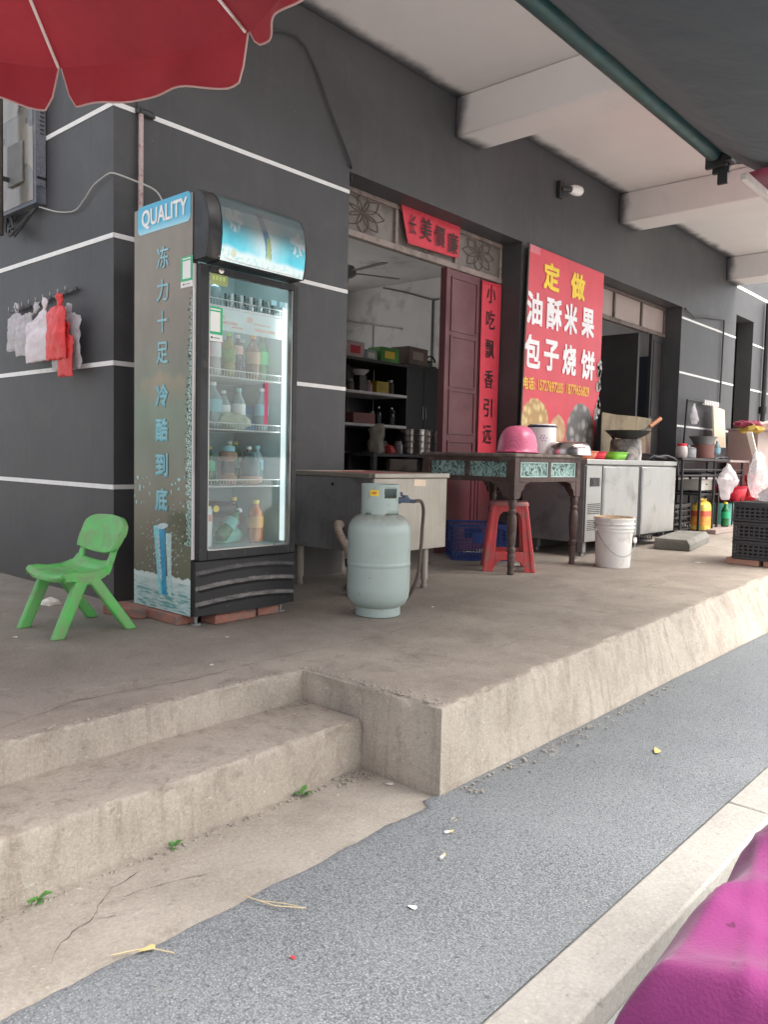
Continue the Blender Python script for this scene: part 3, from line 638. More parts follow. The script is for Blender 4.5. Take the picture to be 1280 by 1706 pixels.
mb=MB(); mb.tube([(.04,-.088,1.53),(.2,-.1,1.52),(.53,-.09,1.52)],.0025,5); mb.build('trim',M['chrome'],hd)
# door
mb=MB(); x0,x1,z0,z1=.012,.562,.245,1.500; gx0,gx1,gz0,gz1=.058,.532,.285,1.472
for a in((x0,gx0,z0,z1),(gx1,x1,z0,z1),(gx0,gx1,z0,gz0),(gx0,gx1,gz1,z1)): mb.box(a[0],a[1],-.035,-.003,a[2],a[3])
door=mb.build('door',M['black'],T,bev=.003)
mb=MB()
for a in((gx0,gx0+.006,gz0,gz1),(gx1-.006,gx1,gz0,gz1),(gx0,gx1,gz0,gz0+.007)): mb.box(a[0]+.0005,a[1]-.0005,-.031,-.010,a[2]+.0005,a[3])
mb.build('glazing_bead',M['steel'],door)
mb=MB(); mb.box(gx0+.001,gx1-.001,-.020,-.015,gz0+.001,gz1-.001); mb.build('glass',glass('door_glass',(.93,.97,.97),0,haze=.02),door)
mb=MB(); mb.box(x0-.006,x0+.004,-.041,-.030,.62,.95); mb.build('handle',M['blackm'],door,bev=.003)
mb=MB(); mb.lathe([(.014,0),(.014,.004),(.010,.005)],16,M=frame((.115,-.0355,1.487),(1,0,0),(0,0,1))); mb.build('lock',M['chrome'],door)
DM=lambda x,z,y=-.0215:frame((x-FX,y,z-FZ),(1,0,0),(0,0,1))
sticker(DM(2.098,1.305),.076,.145,door)
mb=MB(); mb.quad(*[DM(2.115,1.50)@Vector(p) for p in((-.048,-.028,0),(.048,-.028,0),(.048,.026,0),(-.048,.026,0))]); lb=mb.build('label',mat('yellow_green_label',(.40,.48,.20),.5),door,smooth=0)
mb=MB()
for k in range(4): mb.quad(*[DM(2.088+k*.018,1.50,-.0222)@Vector(p) for p in((-.006,-.009,0),(.006,-.009,0),(.006,.009,0),(-.006,.009,0))])
mb.build('small_print',mat('lime_ink',(.62,.75,.25),.5),lb)
mb=MB(); mb.quad(*[DM(2.385,.985)@Vector(p) for p in((-.011,-.095,0),(.011,-.095,0),(.012,.095,0),(-.010,.095,0))]); mb.build('red_strip',mat('red_strip_print',(.50,.06,.14),.4),door,smooth=0)
mb=MB()
for x in(2.425,2.475): mb.quad(*[DM(x,1.445)@Vector(p) for p in((-.016,-.012,0),(.016,-.012,0),(.016,.012,0),(-.016,.012,0))])
mb.build('small_print',M['cyan_t'],door,smooth=0)
# grille
def grp(u,v):
    x=lerp(.0,.566,u); z=lerp(.008,.240,v); y=-.030-.030*(1-(2*u-1)**2)
    vv=v+.10*(1-(2*u-1)**2)*-1+.05
    led=0
    for c in(.22,.52,.80):
        dlt=(vv-c)/.055
        if -1<dlt<1: led=max(led,(1-abs(dlt))*.6+.4*(dlt>0)*(1-dlt)) if .03<u<.97 else 0
    y+=-.009*led*(1 if vv<.7 else .5) 
    return x,y,z,led,vv
def gcol(u,v):
    x,y,z,led,vv=grp(u,v); d=0
    for c in(.22,.52,.80):
        if 0<(vv-c)<.075: d=.75*(1 if c<.7 else .35)
    d*=.55+.45*N(x*18,z*60,0)+.2*N(x*90,z*90,3)
    return lc((.018,.018,.02),(.30,.28,.26),d+(.6 if N(x*120,z*120,0)>.72 else 0))
gr=painted('grille',vcol('dusty_black',.5),T,lambda u,v:grp(u,v)[:3],gcol,120,90)
mb=MB(); mb.box(.002,.564,-.028,-.002,.005,.242); mb.build('grille_backing',M['black'],T)
mb=MB()
for x in(.045,.53): mb.cyl((x,.03,-.012),(x,.03,.0),.012); mb.cyl((x,.03,-.044),(x,.03,-.036),.024); mb.cyl((x,.03,-.037),(x,.03,-.01),.008)
for x in(.045,.53): mb.cyl((x,.42,-.044),(x,.42,.0),.012)
mb.build('foot',M['steel_d'],T)
# shelves
for zs in(1.40,1.095,.86,.605):
    z=zs-FZ; mb=MB()
    for yy_ in(.045,.40): mb.tube([(.040,yy_,z),(.535,yy_,z)],.003,6)
    for i in range(34): x=.045+i*.0148; mb.tube([(x,.045,z+.001),(x,.40,z+.001)],.0014,4,False)
    mb.tube([(.040,.040,z+.03),(.535,.040,z+.03)],.0025,6)
    for i in range(30): x=.045+i*.0168; mb.tube([(x,.041,z),(x,.041,z+.03)],.0013,4,False)
    mb.build('wire_shelf',M['white'],T)
mb=MB(); mb.box(.045,.53,.034,.0365,1.250,1.345); cs=mb.build('shelf_card',mat('pale_shelf_card',(.66,.78,.77),.4,var=.1,sc=12),T)
mb=MB()
for x,z,a,hh in((.14,1.31,.10,.004),(.14,1.30,.10,.002),(.19,1.285,.14,.006),(.26,1.27,.06,.004),(.40,1.30,.10,.003),(.42,1.275,.12,.006),(.33,1.315,.03,.012)): mb.quad((x-a/2,.0335,z-hh),(x+a/2,.0335,z-hh),(x+a/2,.0335,z+hh),(x-a/2,.0335,z+hh))
mb.build('card_print',mat('faded_orange_print',(.75,.40,.30),.5),cs,smooth=0)
lm=mat('fridge_lamp',(.85,.97,1),.4,emit=.38)
mb=MB(); mb.box(.520,.535,.012,.030,.30,1.42); lamp=mb.build('lamp_tube',lm,T)
al=bpy.data.lights.new('fridge_light','AREA'); al.shape='RECTANGLE'; al.size=.40; al.size_y=.05; al.energy=.42; al.color=(.86,.97,1)
ao=bpy.data.objects.new('fridge_light',al); COL.objects.link(ao); ao.parent=T; ao.location=(.28,.03,1.66); ao.rotation_euler=(math.radians(18),0,0)
al2=bpy.data.lights.new('fridge_light','AREA'); al2.shape='RECTANGLE'; al2.size=.03; al2.size_y=1.1; al2.energy=.18; al2.color=(.86,.97,1)
ao2=bpy.data.objects.new('fridge_light',al2); COL.objects.link(ao2); ao2.parent=T; ao2.location=(.515,.03,.86); ao2.rotation_euler=(math.radians(90),0,math.radians(55))
# ---- bottles
def bottle(name,label,cat,x,y,z,h,r,body,cap,lab=None,neck=.38,grp='drinks on the fridge shelves',rot=None,lz=(.35,.62)):
    t=thing(name,label,cat,(x,y,z),0,grp); mb=MB()
    pr=[(r*.8,0),(r,.012),(r,h*.08),(r*.95,h*.3),(r,h*.36),(r,h*.60),(r*.93,h*.68),(r*.6,h*.80),(r*neck,h*.86),(r*neck,h*.93)]
    mb.lathe(pr,18); mb.build('body',body,t,smooth=60)
    mb=MB(); mb.lathe([(r*neck*1.15,h*.925),(r*neck*1.15,h),(r*neck*1.05,h*1.005)],14); mb.build('cap',cap,t)
    if lab: mb=MB(); mb.lathe([(r*1.02,h*lz[0]),(r*1.02,h*lz[1])],18,cap=False); mb.build('label',lab,t,smooth=60)
    if rot: t.rotation_euler=rot
    return t
def liq(name,c): return mat(name,c,.12,var=.1,spec=.6,coat=.3)
L=dict(red=liq('red_drink',(.50,.012,.015)),wh=liq('milk_drink',(.5,.5,.44)),tea=liq('green_tea',(.20,.20,.012)),dk=liq('dark_drink',(.012,.012,.025)),br=liq('brown_tea',(.15,.06,.014)),gr=liq('green_bottle',(.004,.15,.035)),cl=liq('clear_bottle',(.26,.36,.37)),or_=liq('orange_drink',(.5,.14,.015)),bl=liq('blue_bottle',(.02,.16,.38)))
Z=1.104
bottle('bottle','red soft drink bottle at the left end of the second shelf from the top','bottle',2.135,3.00,Z,.215,.032,L['red'],M['redb'],M['redb'])
bottle('bottle','milky white drink bottle standing right of the red bottle','bottle',2.205,3.00,Z,.235,.030,L['wh'],M['enamel'],M['wprint'])
bottle('bottle','yellow green tea bottle with a lime cap on the second shelf','bottle',2.285,3.00,Z,.20,.032,L['tea'],M['lime'],mat('green_tea_label',(.12,.25,.03),.4))
bottle('bottle','dark drink bottle with a white cap and pink top label','bottle',2.350,3.02,Z,.20,.027,L['dk'],M['enamel'],mat('peach_label',(.6,.35,.28),.4),lz=(.55,.75))
bottle('bottle','brown tea bottle with an orange cap on the second shelf','bottle',2.425,3.00,Z,.205,.036,L['br'],mat('orange_cap',(.6,.3,.05),.4),mat('tan_label',(.42,.26,.13),.4))
bottle('bottle','green soda bottle at the right end of the second shelf','bottle',2.505,3.03,Z,.225,.033,L['gr'],mat('tan_cap',(.4,.28,.1),.4),mat('bright_green_label',(.02,.42,.10),.4))
for i,(x,n) in enumerate(((2.15,'leftmost'),(2.25,'second from left'),(2.36,'third from left'),(2.46,'rightmost'))):
    bottle('bottle','dim bottle in the back row of the second shelf, %s of its row'%n,'bottle',x,3.12,Z,.20,.03,[L['gr'],L['cl'],L['tea'],L['cl']][i],M['enamel'],[M['gwrap'],M['wprint'],M['lime'],M['cyan_t']][i])
Z=1.409
bottle('bottle','large pale bottle on the top shelf behind the yellow label','bottle',2.205,3.02,Z,.135,.040,L['cl'],M['enamel'],None)
bottle('bottle','small peach bottle in the top left corner of the fridge','bottle',2.125,3.02,Z,.12,.030,L['cl'],mat('peach_cap',(.6,.4,.3),.4),None)
cup=MB(); cup.lathe([(.022,0),(.025,.002),(.028,.075),(.026,.075),(.023,.006)],14)
ct=thing('glass_cup','upturned clear glass cup, first from the left on the fridge top shelf','cup',(2.29,3.0,1.405),0,'clear cups on the top shelf'); cup.build('body',glass('cup_glass',(.88,.92,.92),.5),ct)
for x,l in((2.345,'second'),(2.40,'third'),(2.455,'fourth'),(2.51,'fifth')): dup(ct,(x,3.0,1.405),label='upturned clear glass cup, %s from the left on the fridge top shelf'%l)
Z=.869
bottle('water_bottle','large clear water bottle with a white label at the left of the third shelf','bottle',2.195,3.00,Z,.205,.045,L['cl'],M['enamel'],M['cyan_t'])
bottle('water_bottle','slimmer clear water bottle leaning behind the large one','bottle',2.285,3.04,Z,.175,.035,L['cl'],M['enamel'],M['wprint'])
t=thing('drink_carton','blue carton at the back of the third fridge shelf','carton',(2.43,3.14,Z),0,'drinks on the fridge shelves'); mb=MB(); mb.box(-.09,.09,-.05,.05,0,.12); mb.build('box',mat('blue_carton',(.06,.30,.55),.4,var=.2),t,bev=.004); mb=MB(); mb.box(-.06,.06,-.053,-.0505,.03,.08); mb.build('label',M['cyan_t'],t)
mb=MB(); loft(mb,[((0,0,0),(.05,0,0),(0,.03,0)),((0,0,.02),(.095,0,0),(0,.045,0)),((0,0,.05),(.09,0,0),(0,.04,0)),((0,0,.075),(.04,0,0),(0,.02,0))],amp=.008,fs=25); one(mb,'food_bag',mat('pale_food_bag',(.5,.55,.42),.35,var=.2,sc=20),'lumpy pale plastic food bag lying on the third fridge shelf','bag',(2.29,2.965,.866),group='drinks on the fridge shelves')
Z=.614
for i,(x,y,hh,b,c,l,txt) in enumerate(((2.15,3.06,.19,L['gr'],M['cyan_t'],None,'green bottle with a pale cap at the left of the fourth shelf'),(2.20,3.03,.17,L['gr'],mat('amber_cap',(.6,.42,.1),.4),M['gwrap'],'green bottle with an amber cap on the fourth shelf'),(2.36,3.09,.18,L['gr'],M['lime'],None,'green bottle with a lime cap at the back of the fourth shelf'),(2.455,3.06,.175,L['br'],M['enamel'],None,'brown bottle with a white cap near the right of the fourth shelf'))):
    bottle('bottle',txt,'bottle',x,y,Z,hh,.033,b,c,l)
t=thing('coffee_jar','squat brown coffee jar with a pale blue lid on the fourth shelf','jar',(2.275,2.985,Z),0,'drinks on the fridge shelves'); mb=MB(); mb.lathe([(.036,0),(.042,.01),(.042,.03),(.03,.045),(.03,.11),(.043,.125),(.040,.145),(.028,.15)],20); mb.build('body',mat('coffee_brown',(.36,.18,.09),.3,var=.3,sc=20),t); mb=MB(); mb.lathe([(.031,.150),(.031,.172),(.028,.175)],18); mb.build('cap',M['cyan_t'],t); mb=MB(); mb.lathe([(.0315,.05),(.0315,.105)],18,cap=False); mb.build('label',M['dark'],t)
t=thing('glass_jug','wide tan and clear jug on the right of the fourth shelf','jug',(2.41,2.99,Z),0,'drinks on the fridge shelves'); mb=MB(); mb.lathe([(.04,0),(.055,.01),(.055,.03),(.05,.035)],20); mb.build('base',mat('peach_base',(.6,.36,.24),.4),t); mb=MB(); mb.lathe([(.05,.036),(.05,.10),(.03,.135),(.035,.15)],20); mb.build('body',mat('dark_teal_glass',(.05,.13,.13),.12,var=.4,sc=15),t)
for x,y,hh,b,c,l,t_x in((2.50,3.05,.18,'cl','cyan_t','cyan_t','pale bottle with a blue cap at the right end of the fourth shelf'),(2.235,3.14,.19,'tea','lime','gwrap','tea bottle at the back of the fourth shelf behind the coffee jar'),(2.41,3.15,.20,'gr','enamel','wprint','tall green bottle at the back of the fourth shelf')): bottle('bottle',t_x,'bottle',x,y,Z,hh,.031,L[b],M[c],M[l])
for x,y,hh,b,c,l,t_x in((2.36,3.02,.19,'cl','cyan_t','wprint','clear water bottle in the middle of the third shelf'),(2.50,3.02,.20,'cl','enamel','cyan_t','clear water bottle at the right end of the third shelf'),(2.15,3.12,.20,'bl','enamel','wprint','blue bottle at the back left of the third shelf')): bottle('water_bottle',t_x,'bottle',x,y,.869,hh,.032,L[b],M[c],M[l])
for z0_,row,nm in((1.104,((2.18,.20,'or_','enamel','yprint','orange'),(2.31,.21,'gr','redb','gwrap','green'),(2.41,.19,'dk','redb','redb','dark'),(2.52,.2,'tea','lime','lime','yellow')),'second'),(.869,((2.22,.19,'bl','enamel','wprint','blue'),(2.32,.20,'cl','cyan_t','cyan_t','pale'),(2.52,.18,'cl','enamel','wprint','clear')),'third'),(.614,((2.12,.18,'gr','lime','lime','green'),(2.31,.20,'dk','redb','redb','dark'),(2.50,.2,'gr','yprint','gwrap','green')),'fourth')):
    for q_,(x,hh,b,c,l,cn) in enumerate(row): bottle('bottle','%s %s bottle in the farthest row of the %s fridge shelf'%(('leftmost','middle','rightmost','last')[q_],cn,nm),'bottle',x,3.22,z0_,hh,.031,L[b],M[c],M[l])
Z=.333
for x,y,hh,b,c,l,t_x in((2.40,3.10,.21,'dk','yprint','redb','dark bottle with a yellow cap at the back of the fridge bottom'),(2.51,3.08,.19,'or_','enamel','yprint','orange bottle with a white cap at the far right of the fridge bottom')): bottle('bottle',t_x,'bottle',x,y,Z,hh,.032,L[b],M[c],M[l])
t=thing('drink_can','tall white drink can with red print standing in the bottom left of the fridge','can',(2.145,2.985,Z),0,'drinks on the fridge shelves'); mb=MB(); mb.lathe([(.034,0),(.037,.006),(.037,.165),(.031,.178)],22); mb.build('body',M['enamel'],t); mb=MB(); mb.lathe([(.031,.1785),(.031,.183),(.026,.181)],20); mb.build('rim',M['yprint'],t); mb=MB(); mb.lathe([(.0376,.115),(.0376,.145)],22,cap=False); mb.build('label',mat('salmon_print',(.75,.3,.22),.4),t)
bottle('bottle','green bottle lying aslant at the bottom of the fridge','bottle',2.245,3.0,Z+.03,.19,.032,L['gr'],M['enamel'],M['teal'],rot=(math.radians(-10),math.radians(48),0))
bottle('juice_bottle','orange juice bottle standing at the bottom right of the fridge','bottle',2.455,3.0,Z,.20,.036,L['or_'],mat('yellow_cap',(.75,.6,.1),.4),mat('orange_label',(.72,.35,.1),.4))
t=thing('dark_package','black wrapped package with a gold round seal lying high in the fridge bottom','package',(2.27,3.06,.50)); mb=MB(); loft(mb,[((-.09,0,0),(0,.03,0),(0,0,.02)),((-.07,0,0),(0,.05,0),(0,0,.04)),((.07,0,-.01),(0,.05,0),(0,0,.035)),((.09,0,-.01),(0,.02,0),(0,0,.015))],amp=.008,fs=20); mb.build('wrapper',M['black'],t); mb=MB(); mb.lathe([(.016,0),(.016,.003)],16,M=frame((-.05,-.062,.0),(1,0,0),(0,0,1))); mb.build('seal',M['yprint'],t)
mb=MB(); loft(mb,[((0,0,0),(.10,0,0),(0,.05,0)),((0,0,.04),(.12,0,0),(0,.06,0)),((0,0,.07),(.07,0,0),(0,.04,0)),((0,0,.09),(.03,0,0),(0,.02,0))],amp=.012,fs=18); one(mb,'food_bag',mat('mint_food_bag',(.18,.50,.40),.35,var=.3,sc=15),'crumpled mint green bag behind the can at the bottom of the fridge','bag',(2.33,3.09,Z),group='drinks on the fridge shelves')
# bricks under and beside the fridge
def brick(x,y,rz,label,z=.001,half=False):
    t=MB(); L_=.12 if half else .235; n=0
    t.box(-L_/2,L_/2,-.055,.055,0,.043)
    for v in t.bm.verts: v.co+=noise.noise_vector(v.co*40+Vector((x,y,0)))*.004
    one(t,'brick',M['brick'],label,'brick',(x,y,z),rz,'red bricks under the drinks fridge',bev=.005)
brick(1.955,3.29,math.radians(-78),'dusty red brick behind the green chair left of the fridge')
brick(2.03,3.06,math.radians(90),'red brick under the left side of the fridge',z=.0005)
brick(2.225,2.905,math.radians(2),'striped red brick under the front of the fridge')
brick(2.43,2.915,math.radians(-6),'plain red brick under the front right of the fridge',half=True)
# ================================================================ green child chair
T=thing('child_chair','small green plastic child chair beside the grey wall left of the drinks fridge','chair',(1.635,3.19,0))
prof=[(-.140,.222),(-.138,.238),(-.120,.249),(-.085,.250),(-.04,.244),(.02,.246),(.055,.256),(.080,.278),(.093,.298)]
def seatp(u,v):
    k=v*(len(prof)-1); i=min(int(k),len(prof)-2); t=k-i; x=lerp(prof[i][0],prof[i+1][0],t); z=lerp(prof[i][1],prof[i+1][1],t)
    s=2*u-1; w=.158*(1-.20*max(0,.25-v)/.25*0-.0) ; 
    if v>.6: w=lerp(.158,.145,(v-.6)/.4)
    x2=x+.030*s*s*max(0,1-v/.3)**2
    if v<.8: z+= .010*abs(s)**4 - .008*(1-s*s)*(1 if .15<v else v/.15)
    else: x2-= .0*s
    if v>.75: e=(v-.75)/.25; x2+=.018*(1-s*s)*e; z-=.020*(1-s*s)*e*e
    return (x2,s*w,z)
mb=MB(); mb.grid(seatp,20,40); mb.build('seat',M['green'],T,solid=.012,smooth=60)
for s in(-1,1):   # folded side rims
    P=[seatp(0 if s<0 else 1,.06+.94*v/40) for v in range(41)]; mb=MB()
    mb.rings([[(x,y-.003*s,z+.004),(x,y+.007*s,z+.002),(x,y+.007*s,z-.014-.022*math.sin(math.pi*i/40)**.7),(x,y-.001*s,z-.014-.022*math.sin(math.pi*i/40)**.7)] for i,(x,y,z) in enumerate(P)])
    mb.build('seat_rim',M['green'],T,smooth=60)
mb=MB()
for s in(-1,1):
    mb.rings([[(x,s*y0,z),(x,s*(y0+w),z),(x+.016,s*(y0+w),z),(x+.016,s*y0,z)] for x,y0,w,z in((.084,.100,.046,.280),(.094,.108,.036,.305),(.102,.108,.036,.33),(.114,.108,.04,.36))])
mb.build('back_support',M['green'],T,bev=.004)
def backp(u,v):
    s=2*u-1; z=lerp(.330,.470,v); 
    w=.164*(1-.10*abs(2*v-1)**6)*(.93+.07*v); zb=z-(.016*(1-s*s) if v<.5 else 0)*(1-2*v if v<.5 else 0)+(.010*(1-s*s))*(v-.5 if v>.5 else 0)-(.018*abs(s)**5)*(v if v>.5 else 0)
    x=lerp(.098,.150,v)+.022*(1-s*s)-.012*math.sin(v*math.pi)*0
    return (x,s*w,zb)
mb=MB(); mb.grid(backp,24,14); mb.build('backrest',M['green'],T,solid=.022,smooth=60,bev=.004)
for s in(-1,1):
    P=[backp(0 if s<0 else 1,.04+.92*v/20) for v in range(21)]; mb=MB()
    mb.rings([[(x-.009,y-.004*s,z),(x-.010,y+.005*s,z),(x-.010+.030*math.sin(math.pi*(.12+.76*i/20))**.6,y+.005*s,z),(x-.010+.030*math.sin(math.pi*(.12+.76*i/20))**.6,y-.004*s,z)] for i,(x,y,z) in enumerate(P)])
    mb.build('back_rim',M['green'],T,smooth=60)
for fx,s,fy in((-.150,-1,-.153),(.168,-1,-.160),(-.150,1,.150),(.170,1,.165)):
    mb=MB(); top=(-.035 if fx<0 else -.012,s*.148,.248); a=Vector(top); b=Vector((fx,fy,.0)); d=(b-a)
    rs=[]
    for t in(0,.06,.2,.6,.96,1):
        c=a+d*t; w=.030-.004*t; h=.016
        dx=Vector((1,0,0)); dy=Vector((0,1,0)); rs.append([c+dx*w*sx+dy*h*sy_*1.0 for sx,sy_ in((-.75,-1),(.75,-1),(1,-.6),(1,.6),(.75,1),(-.75,1),(-1,.6),(-1,-.6))])
        if t==1: rs[-1]=[Vector((p.x,p.y,0.001)) for p in rs[-1]]
    mb.rings([[Vector((p.x*1,p.y,p.z)) for p in r] for r in rs]); mb.build('leg',M['green'],T,bev=.003,smooth=50)
mb=MB()
for s in(-1,1): mb.rings([[(-.066,s*(.130),z),(.022,s*(.130),z),(.022,s*.164,z),(-.066,s*.164,z)] for z in(.205,.246)][::1])
mb.build('leg_joint',M['green'],T,bev=.010)
# ================================================================ gas bottle
T=thing('gas_bottle','pale green steel gas cylinder with collar, standing on the platform before the steel sink','gas bottle',(2.825,2.53,0))
mb=MB(); pr_=[(.06,.036),(.10,.040),(.132,.058),(.147,.088),(.151,.125),(.151,.135),(.151,.236),(.151,.2425),(.1528,.245),(.1528,.256),(.151,.2585),(.151,.266),(.151,.395),(.151,.405),(.147,.43),(.135,.456),(.112,.476),(.08,.488),(.04,.494)]
mb.lathe(pr_,56); 
for v in mb.bm.verts: v.co+=Vector((v.co.x,v.co.y,0)).normalized()*N(v.co.x*7,v.co.y*7,v.co.z*7)*.0012
mt_,t_,b_=nodes('gas_bottle_paint'); v_=coord(t_); c_=ramp(t_,nz(t_,v_,4,5),[(.25,(.35,.435,.405)),(.75,(.41,.49,.46))])
sx_=t_.nodes.new('ShaderNodeSeparateXYZ'); t_.links.new(v_,sx_.inputs[0])
c_=mix(t_,ramp(t_,nz(t_,v_,22,7,.75),[(.64,0),(.67,.85)]),c_,(.12,.09,.065)); c_=mix(t_,ramp(t_,nz(t_,v_,6,7,.75),[(.56,0),(.75,.35)]),c_,(.26,.29,.26)); c_=mix(t_,ramp(t_,nz(t_,coord(t_,'Object',(40,40,3)),2,5),[(.6,0),(.8,.3)]),c_,(.3,.29,.24))
tp=t_.nodes.new('ShaderNodeMapRange'); tp.inputs[1].default_value=.43; tp.inputs[2].default_value=.49; t_.links.new(sx_.outputs[2],tp.inputs[0]); mm=t_.nodes.new('ShaderNodeMath'); mm.operation='MULTIPLY'; t_.links.new(tp.outputs[0],mm.inputs[0]); t_.links.new(ramp(t_,nz(t_,v_,28,5),[(.35,.15),(.65,.9)]),mm.inputs[1])
c_=mix(t_,mm.outputs[0],c_,(.27,.215,.15)); t_.links.new(c_,b_.inputs['Base Color']); b_.inputs['Roughness'].default_value=.34; bump(t_,b_,nz(t_,v_,12,4),.08,.01); M['gasb']=mt_
mb.build('body',M['gasb'],T,smooth=40)
mb=MB(); mb.lathe([(.100,.0),(.108,.004),(.108,.052),(.104,.056),(.098,.05),(.096,.004)],40); mb.build('foot_ring',M['gasg'],T)
mb=MB(); R_=.087; ns=72; zs=[.472,.49,.512,.53,.548,.556,.562,.572,.582,.592,.600,.606,.62,.626]
V=[[mb.bm.verts.new((R_*math.cos(2*math.pi*i/ns)*(1+(.012 if z<.5 or z>.615 else 0)),R_*math.sin(2*math.pi*i/ns)*(1+(.012 if z<.5 or z>.615 else 0)),z)) for i in range(ns)] for z in zs]
for j in range(len(zs)-1):
    for i in range(ns):
        a=i*360/ns; zc=(zs[j]+zs[j+1])/2
        if 232<=a<284 and .560<zc<.604: continue
        if 40<=a<110 and .556<zc<.604: continue
        if zc<.49 and ((170<=a<192) or (236<=a<300)): continue
        mb.bm.faces.new((V[j][i],V[j][(i+1)%ns],V[j+1][(i+1)%ns],V[j+1][i]))
mb.build('collar',M['gasg'],T,solid=.004,smooth=40)
mb=MB(); mb.lathe([(.022,.49),(.022,.515),(.014,.52),(.014,.565),(.020,.568),(.026,.58),(.026,.592),(.01,.596)],16); mb.cyl((0,0,.545),(.05,-.06,.555),.012); vv=mb.build('valve',mat('brass',(.35,.27,.12),.4,.8),T)
mb=MB(); d=Vector((.66,-.75,0)); mb.cyl(Vector((0,0,.55))+d*.06,Vector((0,0,.55))+d*.10,.016); mb.bar(Vector((0,0,.552))+d*.085,Vector((0,0,.552))+d*.140,.030,.026); mb.cyl(Vector((0,0,.55))+d*.12,Vector((0,0,.575))+d*.12,.016); mb.bar(Vector((0,0,.59))+d*.100,Vector((0,0,.57))+d*.104,.02,.012); mb.cyl(Vector((0,0,.548))+d*.14,Vector((0,0,.546))+d*.165,.009)
mb.build('regulator',mat('blue_grey_metal',(.07,.10,.15),.4,.4),T,bev=.002)
mb=MB(); a0=math.radians(190); n_=6
for i in range(n_):
    a,b=[a0+math.radians(28)*k/n_ for k in(i,i+1)]; r=.0905
    mb.quad((r*math.cos(a),r*math.sin(a),.572),(r*math.cos(b),r*math.sin(b),.572),(r*math.cos(b),r*math.sin(b),.600),(r*math.cos(a),r*math.sin(a),.600))
l_=mb.build('label',M['yprint'],T,smooth=0)
mb=MB()
for k in(6,11,15,19):
    a=a0+math.radians(k); r=.0912; hh=.006 if k%2 else .003; mb.quad((r*math.cos(a-.03),r*math.sin(a-.03),.586-hh),(r*math.cos(a+.02),r*math.sin(a+.02),.586-hh),(r*math.cos(a+.02),r*math.sin(a+.02),.586+hh),(r*math.cos(a-.03),r*math.sin(a-.03),.586+hh))
mb.build('label_print',mat('label_red',(.6,.12,.03),.5),l_,smooth=0)
def spl(P,n=8):
    P=[Vector(p) for p in P]; P=[P[0]*2-P[1]]+P+[P[-1]*2-P[-2]]; o=[]
    for i in range(1,len(P)-2):
        for k in range(n):
            t=k/n; o.append(.5*((2*P[i])+(-P[i-1]+P[i+1])*t+(2*P[i-1]-5*P[i]+4*P[i+1]-P[i+2])*t*t+(-P[i-1]+3*P[i]-3*P[i+1]+P[i+2])*t**3))
    o.append(P[-2]); return o
mb=MB(); mb.tube(spl([(2.935,2.406,.548),(2.975,2.40,.545),(3.02,2.42,.50),(3.04,2.44,.42),(3.045,2.45,.31),(3.035,2.46,.17),(3.01,2.50,.06),(2.985,2.56,.012),(2.98,2.66,.010),(3.05,2.85,.010),(3.3,3.2,.010)]),.0085,10)
one(mb,'gas_hose',M['hose'],'thin brown rubber hose running from the gas cylinder regulator down to the floor','hose')
# ================================================================ steel sink cabinet
T=thing('steel_sink','dull stainless steel sink cabinet with a red top, behind the gas cylinder','sink',(3.43,3.17,0))
X0,X1,Y0,Y1=-.32,.315,-.34,.34
mt_w=M['steel_w']
mb=MB(); mb.box(X0,X1,Y0,Y0+.012,.235,.640); mb.build('front_panel',mt_w,T,bev=.003)
mb=MB(); mb.box(X0,X0+.012,Y0+.0125,Y1,.235,.640)
so_=mb.build('side_panel',M['steel_d'],T,bev=.002)
mb=MB(); mb.box(X1-.012,X1,Y0+.0125,Y1,.235,.640); mb.box(X0+.0125,X1-.0125,Y1-.012,Y1,.235,.640); mb.box(X0+.0125,X1-.0125,Y0+.0125,Y1-.0125,.237,.249); mb.build('side_panel',mt_w,T)
mb=MB()
for a in((X0-.006,X1+.012,Y0-.012,Y0+.022),(X0-.006,X1+.012,Y1-.03,Y1),(X0-.006,X0+.022,Y0+.022,Y1-.03),(X1-.02,X1+.012,Y0+.022,Y1-.03)): mb.box(a[0],a[1],a[2],a[3],.641,.668)
mb.build('rim',mt_w,T,bev=.005)
mb=MB(); mb.box(X0+.022,X1-.02,Y0+.022,Y1-.03,.650,.664); mb.build('top',mat('dusty_red_top',(.40,.07,.06),.5,dirt=((.3,.2,.17),.4,8)),T)
for x,y in((X0+.05,Y1-.06),(X1-.13,Y0+.05),(X0+.09,Y0+.06),(X1-.06,Y1-.06)):
    mb=MB(); mb.cyl((x,y,.234),(x,y,.05),.021); mb.cyl((x,y,.05),(x,y,.018),.016,.014); mb.cyl((x,y,.018),(x,y,.0),.022,.019); mb.build('leg',mt_w,T)
mb=MB(); mb.quad((.01,Y0-.0015,.598),(.115,Y0-.0015,.594),(.115,Y0-.0015,.632),(.01,Y0-.0015,.635)); mb.build('sticker',M['beige'],T,smooth=0)
mb=MB()
for y,z,r in((-.03,.60,.010),(-.10,.375,.028)): mb.lathe([(r,0),(r,.002)],16,M=frame((X0-.0005,y,z),(0,-1,0),(0,0,1)))
mb.build('hole',M['blackm'],so_)
mb=MB(); P=spl([(-.315,-.10,.375),(-.36,-.12,.385),(-.395,-.15,.37),(-.395,-.17,.33),(-.36,-.19,.26),(-.34,-.19,.20)],10)
mb.tube(P,[.021+.003*(i%2) for i in range(len(P))],12); dp=mb.build('drain_pipe',mat('drain_beige',(.42,.34,.28),.5,dirt=((.25,.2,.16),.3,10)),T)
mb=MB(); mb.tube([(-.34,-.19,.205),(-.335,-.19,.16)],.026,12); mb.tube([(-.335,-.19,.16),(-.33,-.19,.0)],.019,12); mb.build('joint',M['blackm'],dp)
